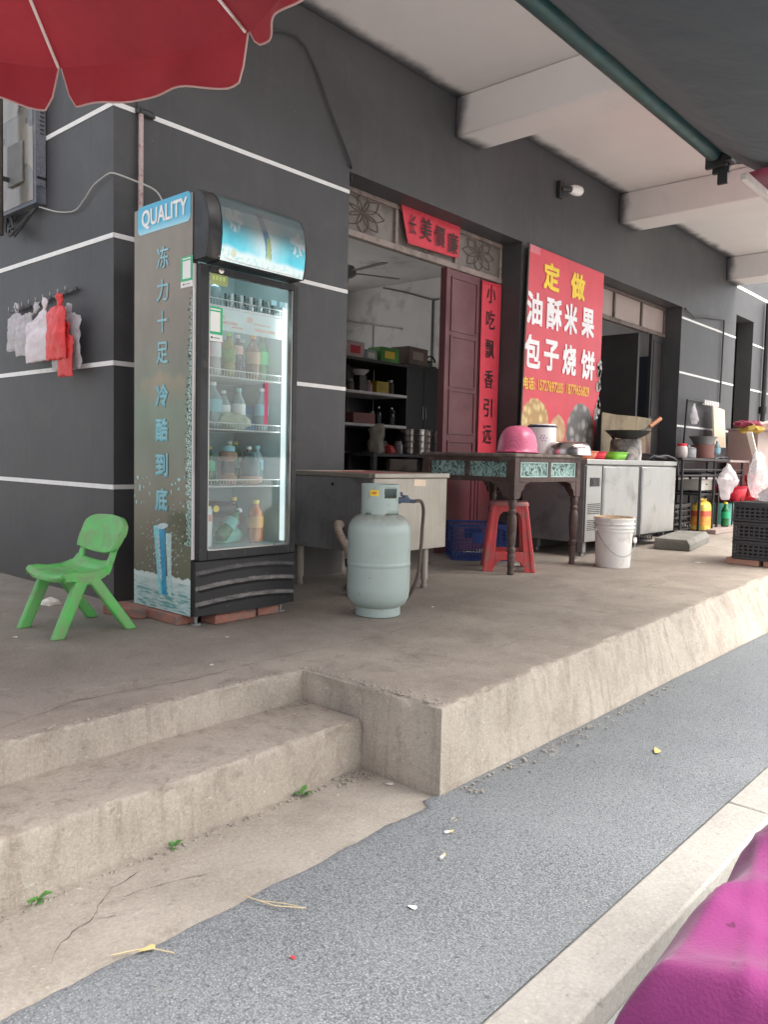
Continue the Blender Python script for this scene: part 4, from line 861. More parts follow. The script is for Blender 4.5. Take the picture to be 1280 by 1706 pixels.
# ================================================================ carved table
T=thing('carved_table','old dark wooden square table with carved pale green panels under its top','table',(4.885,3.19,0))
hx,hy=.445,.385
mb=MB(); mb.box(-hx-.01,hx+.01,-hy-.01,hy+.01,.775,.80); mb.build('tabletop',M['woodt'],T,bev=.008)
mb=MB()
for s in(-1,1):
    mb.box(-hx+.06,hx-.06,s*(hy-.012)-.012,s*(hy-.012)+.012,.745,.7745); mb.box(-hx+.06,hx-.06,s*(hy-.012)-.012,s*(hy-.012)+.012,.610,.642); mb.box(-.018,.018,s*(hy-.012)-.0118,s*(hy-.012)+.0118,.6425,.7445)
    mb.box(s*(hx-.012)-.012,s*(hx-.012)+.012,-hy+.06,hy-.06,.745,.7745); mb.box(s*(hx-.012)-.012,s*(hx-.012)+.012,-hy+.06,hy-.06,.610,.642); mb.box(s*(hx-.012)-.0118,s*(hx-.012)+.0118,-.018,.018,.6425,.7445)
mb.build('apron',M['wood'],T,bev=.002)
mt_,t_,b_=nodes('carved_panel'); v_=coord(t_); w1=nz(t_,v_,19,3,.6,2.6)
c_=ramp(t_,w1,[(.40,(.035,.05,.045)),(.47,(.14,.24,.22)),(.55,(.30,.46,.43)),(.8,(.42,.52,.47))]); t_.links.new(c_,b_.inputs['Base Color']); b_.inputs['Roughness'].default_value=.6; bump(t_,b_,w1,1,.012); M['carv']=mt_
mb=None
for s in(-1,1):
    for a,b in((-hx+.075,-.02),(.02,hx-.075)):
        q=MB(); q.box(a,b,s*(hy-.016)-.006,s*(hy-.016)+.006,.643,.744); p=q.build('carved_panel',M['carv'],T)
        q=MB()
        for u in((a,b,.643,.651),(a,b,.736,.744),(a,a+.012,.651,.736),(b-.012,b,.651,.736)): q.box(u[0],u[1],s*(hy-.010)-.006,s*(hy-.010)+.003,u[2],u[3])
        q.build('panel_border',mat('faded_teal_paint',(.36,.50,.46),.6,var=.2,sc=20) if 'pb' not in M else M['pb'],p); 
    for a,b in((-hy+.075,-.02),(.02,hy-.075)):
        q=MB(); q.box(s*(hx-.016)-.006,s*(hx-.016)+.006,a,b,.643,.744); p=q.build('carved_panel',M['carv'],T)
mb=MB()
for s in(-1,1):
    for e in(-1,1):
        mb.prism([(e*(hx-.060),s*(hy-.012)-.008,.6098),(e*(hx-.060),s*(hy-.012)-.008,.50),(e*(hx-.085),s*(hy-.012)-.008,.515),(e*(hx-.09),s*(hy-.012)-.008,.545),(e*(hx-.12),s*(hy-.012)-.008,.565),(e*(hx-.135),s*(hy-.012)-.008,.595),(e*(hx-.19),s*(hy-.012)-.008,.6098)],(0,.016,0))
        mb.prism([(s*(hx-.012)-.008,e*(hy-.060),.6098),(s*(hx-.012)-.008,e*(hy-.060),.50),(s*(hx-.012)-.008,e*(hy-.085),.515),(s*(hx-.012)-.008,e*(hy-.12),.565),(s*(hx-.012)-.008,e*(hy-.19),.6098)],(.016,0,0))
mb.build('corner_bracket',M['wood'],T)
for x in(-1,1):
    for y in(-1,1):
        q=MB(); cx,cy=x*(hx-.030),y*(hy-.030); q.box(cx-.0295,cx+.0295,cy-.0295,cy+.0295,.50,.7747)
        q.lathe([(.020,.0),(.024,.01),(.020,.02),(.023,.10),(.027,.13),(.021,.14),(.029,.155),(.029,.175),(.020,.185),(.025,.20),(.031,.30),(.032,.36),(.028,.39),(.020,.40),(.028,.412),(.028,.425),(.019,.435),(.026,.46),(.030,.48),(.024,.499)],18,M=Matrix.Translation((cx,cy,0)))
        q.build('leg',M['wood'],T,bev=.002)
# ================================================================ red stool
T=thing('plastic_stool','dusty red plastic stool tucked under the corner of the carved table','stool',(4.70,3.01,0),math.radians(-53))
def st_panel(mb,s,axis):
    """one side of the stool with its arch"""
    def P(u,z): # u -1..1 along the side at height z
        w=lerp(.172,.118,z/.47); o=lerp(.170,.116,z/.47)
        return (u*w,s*o,z) if axis else (s*o,u*w,z)
    out=[]
    th=(0,-.012*s,0) if axis else (-.012*s,0,0)
    for e in(-1,1):
        mb.prism([P(e*1,0),P(e*.62,0),P(e*.60,.08),P(e*.60,.45),P(e*1,.45)],th)
    mb.prism([P(-.6,.078),P(.6,.078),P(.6,.135),P(-.6,.135)],th) if True else None
    ar=[P(-.6,.34),P(-.52,.385),P(-.35,.405),P(.35,.405),P(.52,.385),P(.6,.34),P(.6,.45),P(-.6,.45)]; mb.prism(ar,th)
    for e in(-1,1): mb.prism([P(e*.60,.078),P(e*.60,.02),P(e*.50,.06),P(e*.30,.078)],th)
for axis,s in((1,-1),(1,1),(0,-1),(0,1)):
    mb=MB(); st_panel(mb,s,axis); mb.build('side',M['red'],T,bev=.003)
mb=MB()
for x in(-1,1):
    for y in(-1,1):
        mb.rings([[(x*(w+dx),y*(w+dy),z) for dx,dy in((.006,.006),(.006,-.02),(-.02,-.02),(-.02,.006))] for w,z in((.172,.0),(.166,.035),(.158,.12),(.114,.45))]); 
mb.build('leg',M['red'],T,bev=.005)
mb=MB(); mb.rings([[(w*math.copysign(abs(math.cos(a))**.35,math.cos(a)),w*math.copysign(abs(math.sin(a))**.35,math.sin(a)),z) for a in[2*math.pi*i/32+.01 for i in range(32)]] for w,z in((.132,.445),(.130,.462),(.122,.472),(.05,.470),(.012,.470))]); mb.build('seat',mat('dusty_red',(.36,.12,.11),.6,dirt=((.28,.2,.18),.5,10)),T)
# ================================================================ crates
def crate(name,label,loc,rz,L_,Wd,Hh,mt,group=None,nx=14,nz_=8,bar=.004,rim=.018,floorz=True):
    t=thing(name,label,'crate',loc,rz,group)
    mb=MB()
    for s in(-1,1):
        for i in range(nx+1): x=-L_/2+L_*i/nx; mb.box(x-bar/2,x+bar/2,s*Wd/2-.003,s*Wd/2+.003,0,Hh)
        for j in range(nz_+1): z=Hh*j/nz_; mb.box(-L_/2,L_/2,s*Wd/2-.0042,s*Wd/2+.0042,z-bar/2,z+bar/2)
        ny=max(4,int(nx*Wd/L_))
        for i in range(ny+1): y=-Wd/2+Wd*i/ny; mb.box(s*L_/2-.003,s*L_/2+.003,y-bar/2,y+bar/2,0,Hh)
        for j in range(nz_+1): z=Hh*j/nz_; mb.box(s*L_/2-.0042,s*L_/2+.0042,-Wd/2,Wd/2,z-bar/2,z+bar/2)
    mb.build('lattice',mt,t,smooth=0)
    for z0,z1 in((0,rim*.8),(Hh-rim,Hh)):
        mb=MB()
        for a in((-L_/2-.007,L_/2+.007,-Wd/2-.008,-Wd/2+.006),(-L_/2-.007,L_/2+.007,Wd/2-.006,Wd/2+.008),(-L_/2-.008,-L_/2+.006,-Wd/2+.006,Wd/2-.006),(L_/2-.006,L_/2+.008,-Wd/2+.006,Wd/2-.006)): mb.box(a[0],a[1],a[2],a[3],z0,z1)
        mb.build('rim',mt,t,bev=.002)
    mb=MB(); mb.box(-L_/2+.004,L_/2-.004,-Wd/2+.005,Wd/2-.005,.003,.012); mb.build('base',mt,t); return t
t=crate('plastic_crate','dark blue plastic crate on the floor between the steel sink and the carved table',(5.14,3.66,0),math.radians(-46),.42,.40,.27,M['blue'],nx=18,nz_=9)
t.location=(5.06,3.52,0)
mb=MB(); 
for s in(-1,1): mb.box(-.07,.07,s*.2045-.002,s*.2045+.002,.13,.21); mb.box(s*.2145-.002,s*.2145+.002,-.06,.06,.13,.21)
mb.build('plate',M['blue'],t)
# ================================================================ things on the table
T=thing('plastic_basket','pink plastic draining basket turned upside down on the carved table','basket',(4.80,3.02,.801),math.radians(20))
mb=MB(); R_=[(.178,.004,0),(.186,.010,0),(.176,.016,0),(.171,.05,.002),(.164,.09,.004),(.150,.130,.006),(.130,.160,.008),(.105,.182,.010),(.07,.196,.010),(.03,.2,.010)]
mb.rings([[(r*.93*math.cos(a)+o,r*.80*math.sin(a),z*.97) for a in[2*math.pi*i/48 for i in range(48)]] for r,z,o in R_],cap=True)
mt_,t_,b_=nodes('pink_mesh_plastic'); v_=coord(t_); vo=t_.nodes.new('ShaderNodeTexVoronoi'); vo.inputs['Scale'].default_value=115; vo.inputs['Randomness'].default_value=.1; t_.links.new(v_,vo.inputs['Vector'])
sx_=t_.nodes.new('ShaderNodeSeparateXYZ'); t_.links.new(v_,sx_.inputs[0]); hole=ramp(t_,vo.outputs['Distance'],[(.30,1),(.36,0)]); rg=ramp(t_,sx_.outputs[2],[(.02,0),(.03,1),(.115,1),(.14,0)]); mm=t_.nodes.new('ShaderNodeMath'); mm.operation='MULTIPLY'; t_.links.new(hole,mm.inputs[0]); t_.links.new(rg,mm.inputs[1])
c_=mix(t_,mm.outputs[0],(.68,.15,.27),(.34,.06,.12)); t_.links.new(c_,b_.inputs['Base Color']); b_.inputs['Roughness'].default_value=.35; b_.inputs['Subsurface Weight'].default_value=.15; b_.inputs['Subsurface Scale'].default_value=.02
mb.build('bowl',mt_,T,smooth=60)
mb=MB(); mb.tube([(.165,-.05,.012),(.20,-.04,.014),(.21,0,.015),(.20,.04,.014),(.165,.05,.012)],.007,8); mb.tube([(-.165,-.05,.012),(-.195,-.03,.014),(-.195,.03,.014),(-.165,.05,.012)],.007,8); mb.build('handle',M['pink'],T)
mb=MB(); loft(mb,[((0,0,.0),(.06,0,0),(0,.03,0)),((.0,0,.06),(.07,0,0),(0,.04,0)),((-.01,0,.13),(.06,0,0),(0,.03,0)),((-.03,0,.17),(.02,0,0),(0,.012,0))],amp=.014,fs=16); one(mb,'plastic_bag',M['bagc'],'crumpled clear plastic bag standing behind the pink basket','bag',(5.07,3.13,.802))
T=thing('enamel_pot','white enamel pot with a navy rim standing behind the steel basin','pot',(5.23,3.08,.801))
mb=MB(); mb.lathe([(.095,0),(.104,.006),(.105,.205),(.100,.205),(.098,.01)],40); bd=mb.build('body',M['enamel'],T)
mb=MB(); mb.lathe([(.104,.198),(.109,.204),(.108,.213),(.098,.215),(.096,.21)],40); mb.build('rim',M['navy'],T)
mb=MB(); mb.lathe([(.100,.2155),(.098,.223),(.05,.229),(.01,.230)],32); mb.build('lid',M['enamel'],T)
mb=MB()
for k in range(7):
    a=math.radians(205+k*4); z=.12+.02*math.sin(k*2.1); r=.1056; mb.lathe([(.007,0),(.007,.0006)],6,M=frame((r*math.cos(a),r*math.sin(a),z),(-math.sin(a),math.cos(a),0),(0,0,1)))
mb.build('flower_print',mat('lilac_print',(.45,.3,.5),.5),bd)
T=thing('steel_basin','dented stainless steel basin upside down over the edge of the carved table','basin',(5.30,2.90,.802))
mb=MB(); mb.lathe([(.172,.004),(.176,.0),(.172,.010),(.168,.03),(.160,.062),(.142,.085),(.11,.096),(.05,.100),(.01,.1)],48)
for v in mb.bm.verts: v.co.z+=N(v.co.x*9,v.co.y*9,1)*.0012
mb.build('bowl',M['chrome'],T,smooth=60)
def tub(name,label,loc,w,h,mt,round_=True,rz=0,d=None):
    t=thing(name,label,'tub',loc,rz); mb=MB(); n=40; p=.5 if not round_ else 1
    def ring(k,z): return [(k*w/2*math.copysign(abs(math.cos(a))**p,math.cos(a)),k*(d or w)/2*math.copysign(abs(math.sin(a))**p,math.sin(a)),z) for a in[2*math.pi*(i+.5)/n for i in range(n)]]
    mb.rings([ring(.78,0),ring(.95,h*.93)],cap=False); mb.rings([ring(.78,.001),ring(.02,.001)],cap=True); mb.build('bowl',mt,t,solid=.003); mb=MB(); mb.rings([ring(.94,h*.92),ring(1.02,h*.93),ring(1.02,h),ring(.95,h),ring(.94,h*.92)],cap=False); mb.build('rim',mt,t); return t
# ================================================================ steel bench
T=thing('steel_bench','long stainless steel refrigerated work bench with two doors under the stove','work bench',(6.64,3.27,0))
x0,x1,y0,y1=-.885,.90,-.29,.29
mb=MB(); mb.box(x0,x1,y0+.012,y1,.115,.735); mb.build('body',M['steel_d'],T,bev=.004)
mb=MB(); mb.box(x0-.012,x1+.012,y0-.012,y1+.004,.736,.778); mb.build('top',M['steel'],T,bev=.005)
mb=MB(); mb.box(x0+.004,x0+.262,y0-.004,y0+.0115,.12,.722); pn=mb.build('control_panel',M['steel'],T,bev=.002)
for a,b in((x0+.278,x0+.955),(x0+1.02,x1-.005)):
    mb=MB(); mb.box(a,b,y0-.010,y0+.0115,.12,.722); dr=mb.build('door',M['steel'],T,bev=.006)
    mb=MB(); mb.box(a+.004,a+.03,y0-.0125,y0-.0102,.13,.712); mb.build('handle_strip',M['steel_d'],dr)
mb=MB(); mb.box(x0+.956,x0+1.018,y0-.004,y0+.0115,.12,.722); mb.build('mullion',M['blackm'],T)
mb=MB(); mb.box(x0+.065,x0+.215,y0-.010,y0-.0045,.56,.63); sw=mb.build('thermostat',M['black'],T); mb=MB(); mb.box(x0+.095,x0+.135,y0-.0125,y0-.0105,.575,.615); mb.build('display',M['cable'],sw)
mb=MB()
for zb in(.34,.21):
    for i in range(6):
        for j in range(12): mb.box(x0+.035+j*.018,x0+.046+j*.018,y0-.0062,y0-.0045,zb+i*.015,zb+.007+i*.015)
mb.build('vent',M['blackm'],pn,smooth=0)
for x,y in((x0+.06,y0+.05),(x0+.16,y1-.06),(x1-.10,y0+.07),(x1-.12,y1-.06)):
    mb=MB(); mb.box(x-.025,x+.025,y-.025,y+.025,.03,.1145); mb.cyl((x,y,.03),(x,y,0),.018,.022); mb.build('leg',M['steel_d'],T,bev=.002)
tub('plastic_tub','small orange plastic tub at the left end of the steel bench',(5.90,3.10,.779),.25,.062,M['orange'])
tub('plastic_tub','red plastic tub on the bench between the orange tub and the green basket',(6.12,3.12,.779),.24,.062,M['redb'])
tub('plastic_tub','lime green square plastic basket on the steel bench',(6.40,3.10,.779),.27,.064,M['lime'],False)
mb=MB(); mb.lathe([(.09,0),(.095,.004),(.09,.01),(.02,.014)],24); one(mb,'bamboo_lid',M['card'],'round tan bamboo lid lying behind the lime green basket','lid',(6.45,3.33,.84),solid=0)
mb=MB(); mb.lathe([(.05,0),(.06,.03),(.06,.058)],20); one(mb,'bowl',M['steel_d'],'small grey bowl under the bamboo lid on the steel bench','bowl',(6.45,3.33,.779))
T=thing('stove','soot-stained round burner stove under the black wok','stove',(6.92,3.20,.779))
mb=MB(); loft(mb,[((0,0,0),(.17,0,0),(0,.13,0)),((0,0,.06),(.175,0,0),(0,.135,0)),((0,0,.16),(.17,0,0),(0,.13,0)),((0,0,.19),(.15,0,0),(0,.12,0))],amp=.004,fs=12); mb.build('body',mat('sooty_white',(.10,.09,.085),.6,var=.6,sc=6,dirt=((.55,.50,.46),.6,5)),T)
mb=MB()
for k in range(3): a=k*2.1+.3; mb.bar((.12*math.cos(a),.10*math.sin(a),.18),(.17*math.cos(a),.13*math.sin(a),.225),.02,.015)
mb.build('pan_support',M['blackm'],T)
T=thing('wok','black iron wok with a wooden handle resting on the stove','wok',(6.86,3.16,.965))
mb=MB(); mb.lathe([(.03,.003),(.10,.012),(.16,.04),(.20,.075),(.206,.078),(.200,.079),(.155,.046),(.095,.018),(.02,.01)],36); mb.build('pan',M['blackm'],T,smooth=60)
mb=MB(); mb.tube([(.195,-.01,.075),(.30,-.03,.10),(.38,-.04,.135)],[.014,.011,.010],8); hn=mb.build('handle',M['blackm'],T); mb=MB(); mb.tube([(.37,-.04,.13),(.56,-.06,.215)],[.018,.021],10); mb.build('grip',mat('orange_wood_grip',(.40,.15,.06),.5),hn)
T=thing('splash_guard','folded greasy brown metal splash guard standing behind the wok','splash guard',(7.32,3.46,.779))
mt_=mat('greasy_olive_sheet',(.20,.155,.09),.5,metal=.25,var=.3,sc=3,dirt=((.08,.035,.03),.35,2.5))
for a,b in(((-.42,-.02),(-.02,.03)),((-.02,.03),(.33,-.02)),((.33,-.02),(.74,.0))):
    mb=MB(); mb.bar((a[0],a[1],.22),(b[0]-.004,b[1],.22),.006,.44,up=(0,0,1)); mb.build('panel',mt_,T)
# sooty clutter at the bench end
mb=MB(); loft(mb,[((-.25,0,.0),(0,.10,0),(0,0,.01)),((-.2,0,.02),(0,.13,0),(0,0,.025)),((.1,0,.015),(0,.12,0),(0,0,.02)),((.22,0,.01),(0,.06,0),(0,0,.01))],amp=.012,fs=14); one(mb,'sooty_cloth',M['black'],'black sooty cloth lying at the right end of the steel bench','cloth',(7.28,3.12,.80))
mb=MB(); mb.tube(spl([(7.15,3.05,.795),(7.3,3.0,.83),(7.45,2.99,.82),(7.55,2.97,.78),(7.57,2.96,.65)]),.008,8); one(mb,'gas_hose',M['cable'],'black hose looping over the right end of the steel bench','hose')
# ================================================================ bucket
T=thing('plastic_bucket','white plastic paint bucket with a wire handle, standing before the steel bench','bucket',(5.44,2.58,0))
mb=MB(); mb.lathe([(.10,.004),(.119,0),(.122,.01),(.138,.355),(.132,.357),(.117,.012),(.02,.010)],44); mb.build('body',M['whitep'],T)
for z,r in((.262,.1405),(.288,.1455),(.314,.1475),(.350,.1485)):
    mb=MB(); mb.lathe([(r-.012,z-.004),(r,z-.004),(r+.001,z),(r,z+.006),(r-.011,z+.006)],44,cap=False); mb.build('rib',M['whitep'],T)
mb=MB(); mb.lathe([(.131,.34),(.139,.361),(.133,.363),(.129,.345)],44,cap=False); mb.build('rim',mat('rusty_rim',(.55,.36,.2),.6,dirt=((.7,.66,.6),.4,20)),T)
mb=MB(); A=[]; a0=math.radians(222-72); a1=math.radians(222+78)
for i in range(21):
    t=i/20; a=lerp(a0,a1,t); r=.150+.004*math.sin(math.pi*t); A.append((r*math.cos(a),r*math.sin(a),.275-.155*math.sin(math.pi*t*.93+.05)**1.2-.06*t))
mb.tube(A,.0028,6); hb=mb.build('handle',M['steel_d'],T)
mb=MB()
for i,r in((0,.014),(20,.022)): c=Vector(A[i]); mb.lathe([(r,-.004),(r,.006)],12,M=Matrix.Translation(c)@Matrix.Rotation(math.pi/2,4,'X'))
mb.build('ear',M['whitep'],T)
# ================================================================ cement block
mb=MB(); mb.rings([[(-.50,-.15,0),(.52,-.14,0),(.52,.15,0),(-.50,.15,0)],[(-.50,-.15,.055),(.52,-.14,.055),(.52,.15,.06),(-.50,.15,.06)],[(-.48,-.12,.095),(.50,-.11,.10),(.51,.15,.10),(-.49,.15,.095)]])
for v in mb.bm.verts: v.co+=noise.noise_vector(v.co*9)*.005
one(mb,'cement_block',M['cement'],'low grey cement block lying on the platform beyond the white bucket','block',(7.36,2.80,.003),math.radians(10),bev=.003)
# ================================================================ crates at the far end
crate('plastic_crate','grey black milk crate standing just beyond the steel bench',(8.35,3.38,0),math.radians(5),.55,.34,.33,M['blackm'],nx=6,nz_=5,bar=.016,rim=.03)
crate('plastic_crate','low black crate pushed under the right end of the steel bench',(7.45,3.40,0),0,.5,.30,.09,M['black'],nx=8,nz_=2,bar=.012)
mb=MB(); loft(mb,[((0,0,0),(.035,0,0),(0,.035,0)),((0,0,.1),(.04,0,0),(0,.038,0)),((.01,0,.2),(.036,0,0),(0,.036,0)),((0,0,.34),(.034,0,0),(0,.03,0))],amp=.010,fs=14); one(mb,'foam_roll',M['cream'],'upright cream foam roll standing on the milk crate','roll',(8.38,3.38,.335))
M['crg']=mat('worn_black_plastic',(.055,.055,.06),.45,var=.3)
for i,(z,l) in enumerate(((.05,'lowest'),(.192,'middle'),(.334,'topmost'))):
    crate('plastic_crate','black lattice crate at the right edge of the platform, %s of its stack'%l,(6.62,1.80,z),0,.62,.44,.136,M['crg'],'stacked black crates',nx=18,nz_=5,bar=.011,rim=.020)
    q_=MB(); q_.box(6.62-.29,6.62+.29,1.80-.20,1.80+.20,z+.015,z+.125); one(q_,'dark_fill',M['black'],'dark goods added inside the %s of the stacked black crates'%l,'fill')  # plain dark block added so the open crates look dark inside
mb=MB(); mb.box(-.29,.29,-.2,.2,0,.006); one(mb,'board',M['black'],'dark board covering the top of the stacked black crates','board',(6.62,1.80,.472),bev=.002)
for x,y,l in((6.37,1.95,'pinkish brick under the left corner of the stacked black crates'),(6.37,1.68,'pinkish brick beside the first under the black crates, nearer the edge')):
    t=MB(); t.box(-.12,.12,-.055,.055,0,.048); one(t,'brick',mat('pale_brick',(.55,.30,.22),.9,var=.2),l,'brick',(x,y,.001),math.radians(88),'bricks under the black crates',bev=.005)
# ================================================================ far table and what is round it
T=thing('folding_table','long dark folding table against the grey wall beyond the steel bench','table',(9.0,3.33,0))
mb=MB(); mb.box(-1.0,.35,-.24,.24,.795,.822); mb.build('tabletop',M['dark'],T,bev=.003); mb=MB(); mb.box(.352,1.0,-.26,.24,.790,.815); mb.build('tabletop',M['taupe'],T,bev=.003,)
mb=MB()
for x in(-.92,.0,.92):
    for y in(-.21,.2): mb.cyl((x,y,0),(x,y,.794),.013)
    for z in(.12,.45,.66): mb.cyl((x,-.21,z),(x,.2,z),.009)
for z in(.70,.64): mb.cyl((-.92,-.21,z),(.92,-.21,z),.009)
mb.build('frame',M['blackm'],T)
T=thing('storage_jar','pale plastic jar with a red screw lid on the left of the far table','jar',(8.50,3.30,.823)); mb=MB(); mb.lathe([(.05,0),(.058,.01),(.062,.06),(.058,.11),(.05,.125)],20); mb.build('body',mat('pale_jar',(.55,.48,.45),.3,var=.1),T); mb=MB(); mb.lathe([(.052,.126),(.052,.148),(.045,.152)],20); mb.build('lid',M['redb'],T)
T=thing('clay_pot','round reddish brown pot on the far table with a steel colander set in it','pot',(9.22,3.34,.823)); mb=MB(); mb.lathe([(.115,0),(.125,.01),(.125,.15),(.118,.155)],28); mb.build('body',mat('red_brown_clay',(.20,.075,.06),.5),T)
mb=MB(); mb.lathe([(.10,0),(.13,.06),(.155,.09),(.158,.094),(.148,.09),(.12,.06),(.02,.012)],28); one(mb,'colander',M['steel_d'],'grey steel colander sitting on the reddish brown pot','colander',(9.22,3.34,.98))
mb=MB(); loft(mb,[((-.25,0,.0),(0,.06,0),(0,0,.02)),((-.1,0,.02),(0,.10,0),(0,0,.03)),((.15,0,.01),(0,.10,0),(0,0,.02)),((.3,0,.0),(0,.05,0),(0,0,.01))],amp=.02,fs=10); one(mb,'dark_cloth',M['black'],'crumpled black cloth on the far table right of the clay pot','cloth',(9.62,3.30,.825))
T=thing('wooden_board','pale beige chopping board leaning on the wall above the far table','board',(10.12,3.45,.825)); mb=MB(); q=Matrix.Rotation(math.radians(4),4,'Y')@Matrix.Rotation(math.radians(-6),4,'X'); mb.box(-.20,.20,-.012,.012,.14,.64,M=q); mb.build('board',M['beige'],T,bev=.004); mb=MB(); mb.box(-.15,.15,-.03,.03,0,.145); mb.build('foot',M['dark'],T)
T=thing('hanging_rail','black wall rail with white pegs on the grey wall above the far table','rail',(9.8,3.585,1.0)); mb=MB(); mb.tube([(-.52,0,0),(-.52,-.02,.50),(.5,-.02,.52)],.011,8); mb.build('rod',M['blackm'],T)
for i in range(9):
    mb=MB(); mb.box(-.02+i*.055,.015+i*.055,-.045,-.01,.475,.535); mb.build('peg',M['white'],T,bev=.004)
mb=MB(); loft(mb,[((0,0,.2),(.015,0,0),(0,.01,0)),((0,0,.13),(.05,0,0),(0,.02,0)),((.02,0,.02),(.09,0,0),(0,.035,0)),((.03,0,-.04),(.05,0,0),(0,.02,0))],amp=.014,fs=14); one(mb,'plastic_bag',M['bagw'],'small white plastic bag hanging from the black wall rail','bag',(9.44,3.54,1.27))
T=thing('oil_can','yellow jerrican of cooking oil with an orange label, standing before the far table','oil can',(9.0,3.12,.0)); T.location=(8.92,3.21,.04)
mb=MB(); 
def sq(w,d,z,ox=0,n=32,p=.45): return [(ox+w*math.copysign(abs(math.cos(a))**p,math.cos(a)),d*math.copysign(abs(math.sin(a))**p,math.sin(a)),z) for a in[2*math.pi*(i+.5)/n for i in range(n)]]
mb.rings([sq(.115,.08,0),sq(.125,.085,.01),sq(.125,.085,.24),sq(.115,.08,.275),sq(.07,.06,.30,.03),sq(.03,.03,.315,.065)]); bd=mb.build('body',M['yellow'],T,smooth=50)
mb=MB(); mb.tube(spl([(-.10,0,.25),(-.105,0,.30),(-.07,0,.335),(0,0,.335),(.04,0,.31)]),.017,10); mb.build('handle',M['yellow'],T); mb=MB(); mb.lathe([(.027,0),(.027,.03),(.022,.034)],16,M=Matrix.Translation((.065,0,.312))); mb.build('cap',M['yellow'],T)
mb=MB(); mb.rings([sq(.127,.087,.05),sq(.127,.087,.15)],cap=False); mb.build('label',mat('orange_oil_label',(.72,.28,.05),.4,var=.4,sc=14),T); mb=MB(); mb.rings([sq(.1275,.0875,.15),sq(.1275,.0875,.21)],cap=False); mb.build('label',mat('red_oil_label',(.62,.10,.05),.4,var=.4,sc=18),T)
mb=MB(); mb.box(-1.1,.9,-.28,.28,0,.05); one(mb,'plank',M['taupe'],'low brown plank platform on the floor under the far table','plank',(9.95,3.30,.002),bev=.004)
T=thing('plastic_bucket','teal plastic bucket standing under the far table behind the oil can','bucket',(9.82,3.28,.053)); mb=MB(); mb.lathe([(.10,0),(.12,.25),(.125,.255),(.112,.25),(.09,.01)],24); mb.build('body',M['teal'],T); mb=MB(); mb.tube([(-.12,0,.24),(0,-.12,.15),(.12,0,.24)],.004,6); mb.build('handle',M['steel_d'],T)
tub('plastic_tub','bright red square plastic tub under the far table, left one of the red pair',(9.98,3.26,.33),.36,.18,M['redb'],False)
tub('plastic_tub','bright red square plastic tub under the far table, right one of the red pair',(10.45,3.26,.33),.36,.18,M['redb'],False)
T=thing('low_rack','low black wire rack carrying the red tubs under the far table','rack',(10.2,3.30,.052)); mb=MB()
for x in(-.45,0,.45):
    for y in(-.15,.15): mb.cyl((x,y,0),(x,y,.275),.009)
for y in(-.15,-.05,.05,.15): mb.cyl((-.45,y,.27),(.45,y,.27),.007)
mb.build('frame',M['blackm'],T)
T=thing('ladle','red plastic dipper standing handle-up behind the red tubs','dipper',(10.25,3.12,.52)); mb=MB(); mb.lathe([(.03,-.14),(.035,0),(.065,.06),(.068,.12),(.04,.13)],16); mb.build('cup',mat('dull_red_plastic',(.45,.08,.08),.4),T); mb=MB(); mb.tube([(-.02,0,.12),(-.10,0,.30)],[.012,.009],8); mb.build('handle',M['taupe'],T)
T=thing('storage_box','white cardboard box on a black rack under the left of the far table','box',(9.07,3.32,.47)); mb=MB(); mb.box(-.16,.16,-.10,.10,0,.12); mb.build('box',M['paper'],T,bev=.003); mb=MB(); mb.box(-.04,.02,-.102,-.1005,.06,.075); mb.build('tape',M['cable'],T)
for nm,lb,x,y,z,hh,r,b_,c_2,l_2 in (('bottle','red capped brown sauce bottle on the far table behind the black cloth',9.66,3.45,.825,.24,.038,'br','redb','wprint'),('bottle','clear water bottle at the right part of the far table',9.86,3.40,.818,.23,.04,'cl','enamel','cyan_t'),('bottle','green bottle standing on the floor between the oil can and the bucket',9.42,3.12,.053,.28,.045,'gr','yprint','gwrap'),('bottle','orange bottle on the floor just right of the teal bucket',10.15,3.08,.053,.24,.045,'or_','enamel','yprint')): bottle(nm,lb,'bottle',x,y,z,hh,r,L[b_],M[c_2],M[l_2],grp='bottles by the far table')
T=thing('cooking_pot','small dull steel pot with a lid between the jar and the clay pot','pot',(8.84,3.36,.823)); mb=MB(); mb.lathe([(.075,0),(.085,.008),(.085,.10),(.088,.103)],24); mb.build('body',M['steel_d'],T); mb=MB(); mb.lathe([(.088,.104),(.06,.122),(.015,.128),(.015,.145),(.005,.147)],24); mb.build('lid',M['steel_d'],T); mb=MB(); mb.tube([(-.085,0,.08),(-.12,0,.085),(-.12,.02,.085)],.007,6); mb.tube([(.085,0,.08),(.12,0,.085),(.12,.02,.085)],.007,6); mb.build('handle',M['black'],T)
mb=MB(); loft(mb,[((0,0,0),(.16,0,0),(0,.12,0)),((0,0,.08),(.19,0,0),(0,.14,0)),((.02,0,.2),(.13,0,0),(0,.10,0)),((.02,0,.27),(.03,0,0),(0,.03,0)),((.03,0,.32),(.06,0,0),(0,.03,0))],amp=.025,fs=8); one(mb,'rubbish_bag',M['black'],'tied black rubbish bag on the floor right of the red tubs','bag',(10.55,2.98,.053))
mb=MB(); loft(mb,[((0,0,0),(.12,0,0),(0,.10,0)),((0,0,.05),(.14,0,0),(0,.11,0)),((0,0,.10),(.10,0,0),(0,.07,0)),((0,0,.13),(.03,0,0),(0,.02,0))],amp=.025,fs=11,seed=3); one(mb,'plastic_bag',M['bagw'],'white plastic bag with food lying on top of the stacked black crates','bag',(6.72,1.86,.478))
T=thing('shelf_rack','black metal rack with two shelves under the left of the far table','rack',(8.98,3.32,0)); mb=MB()
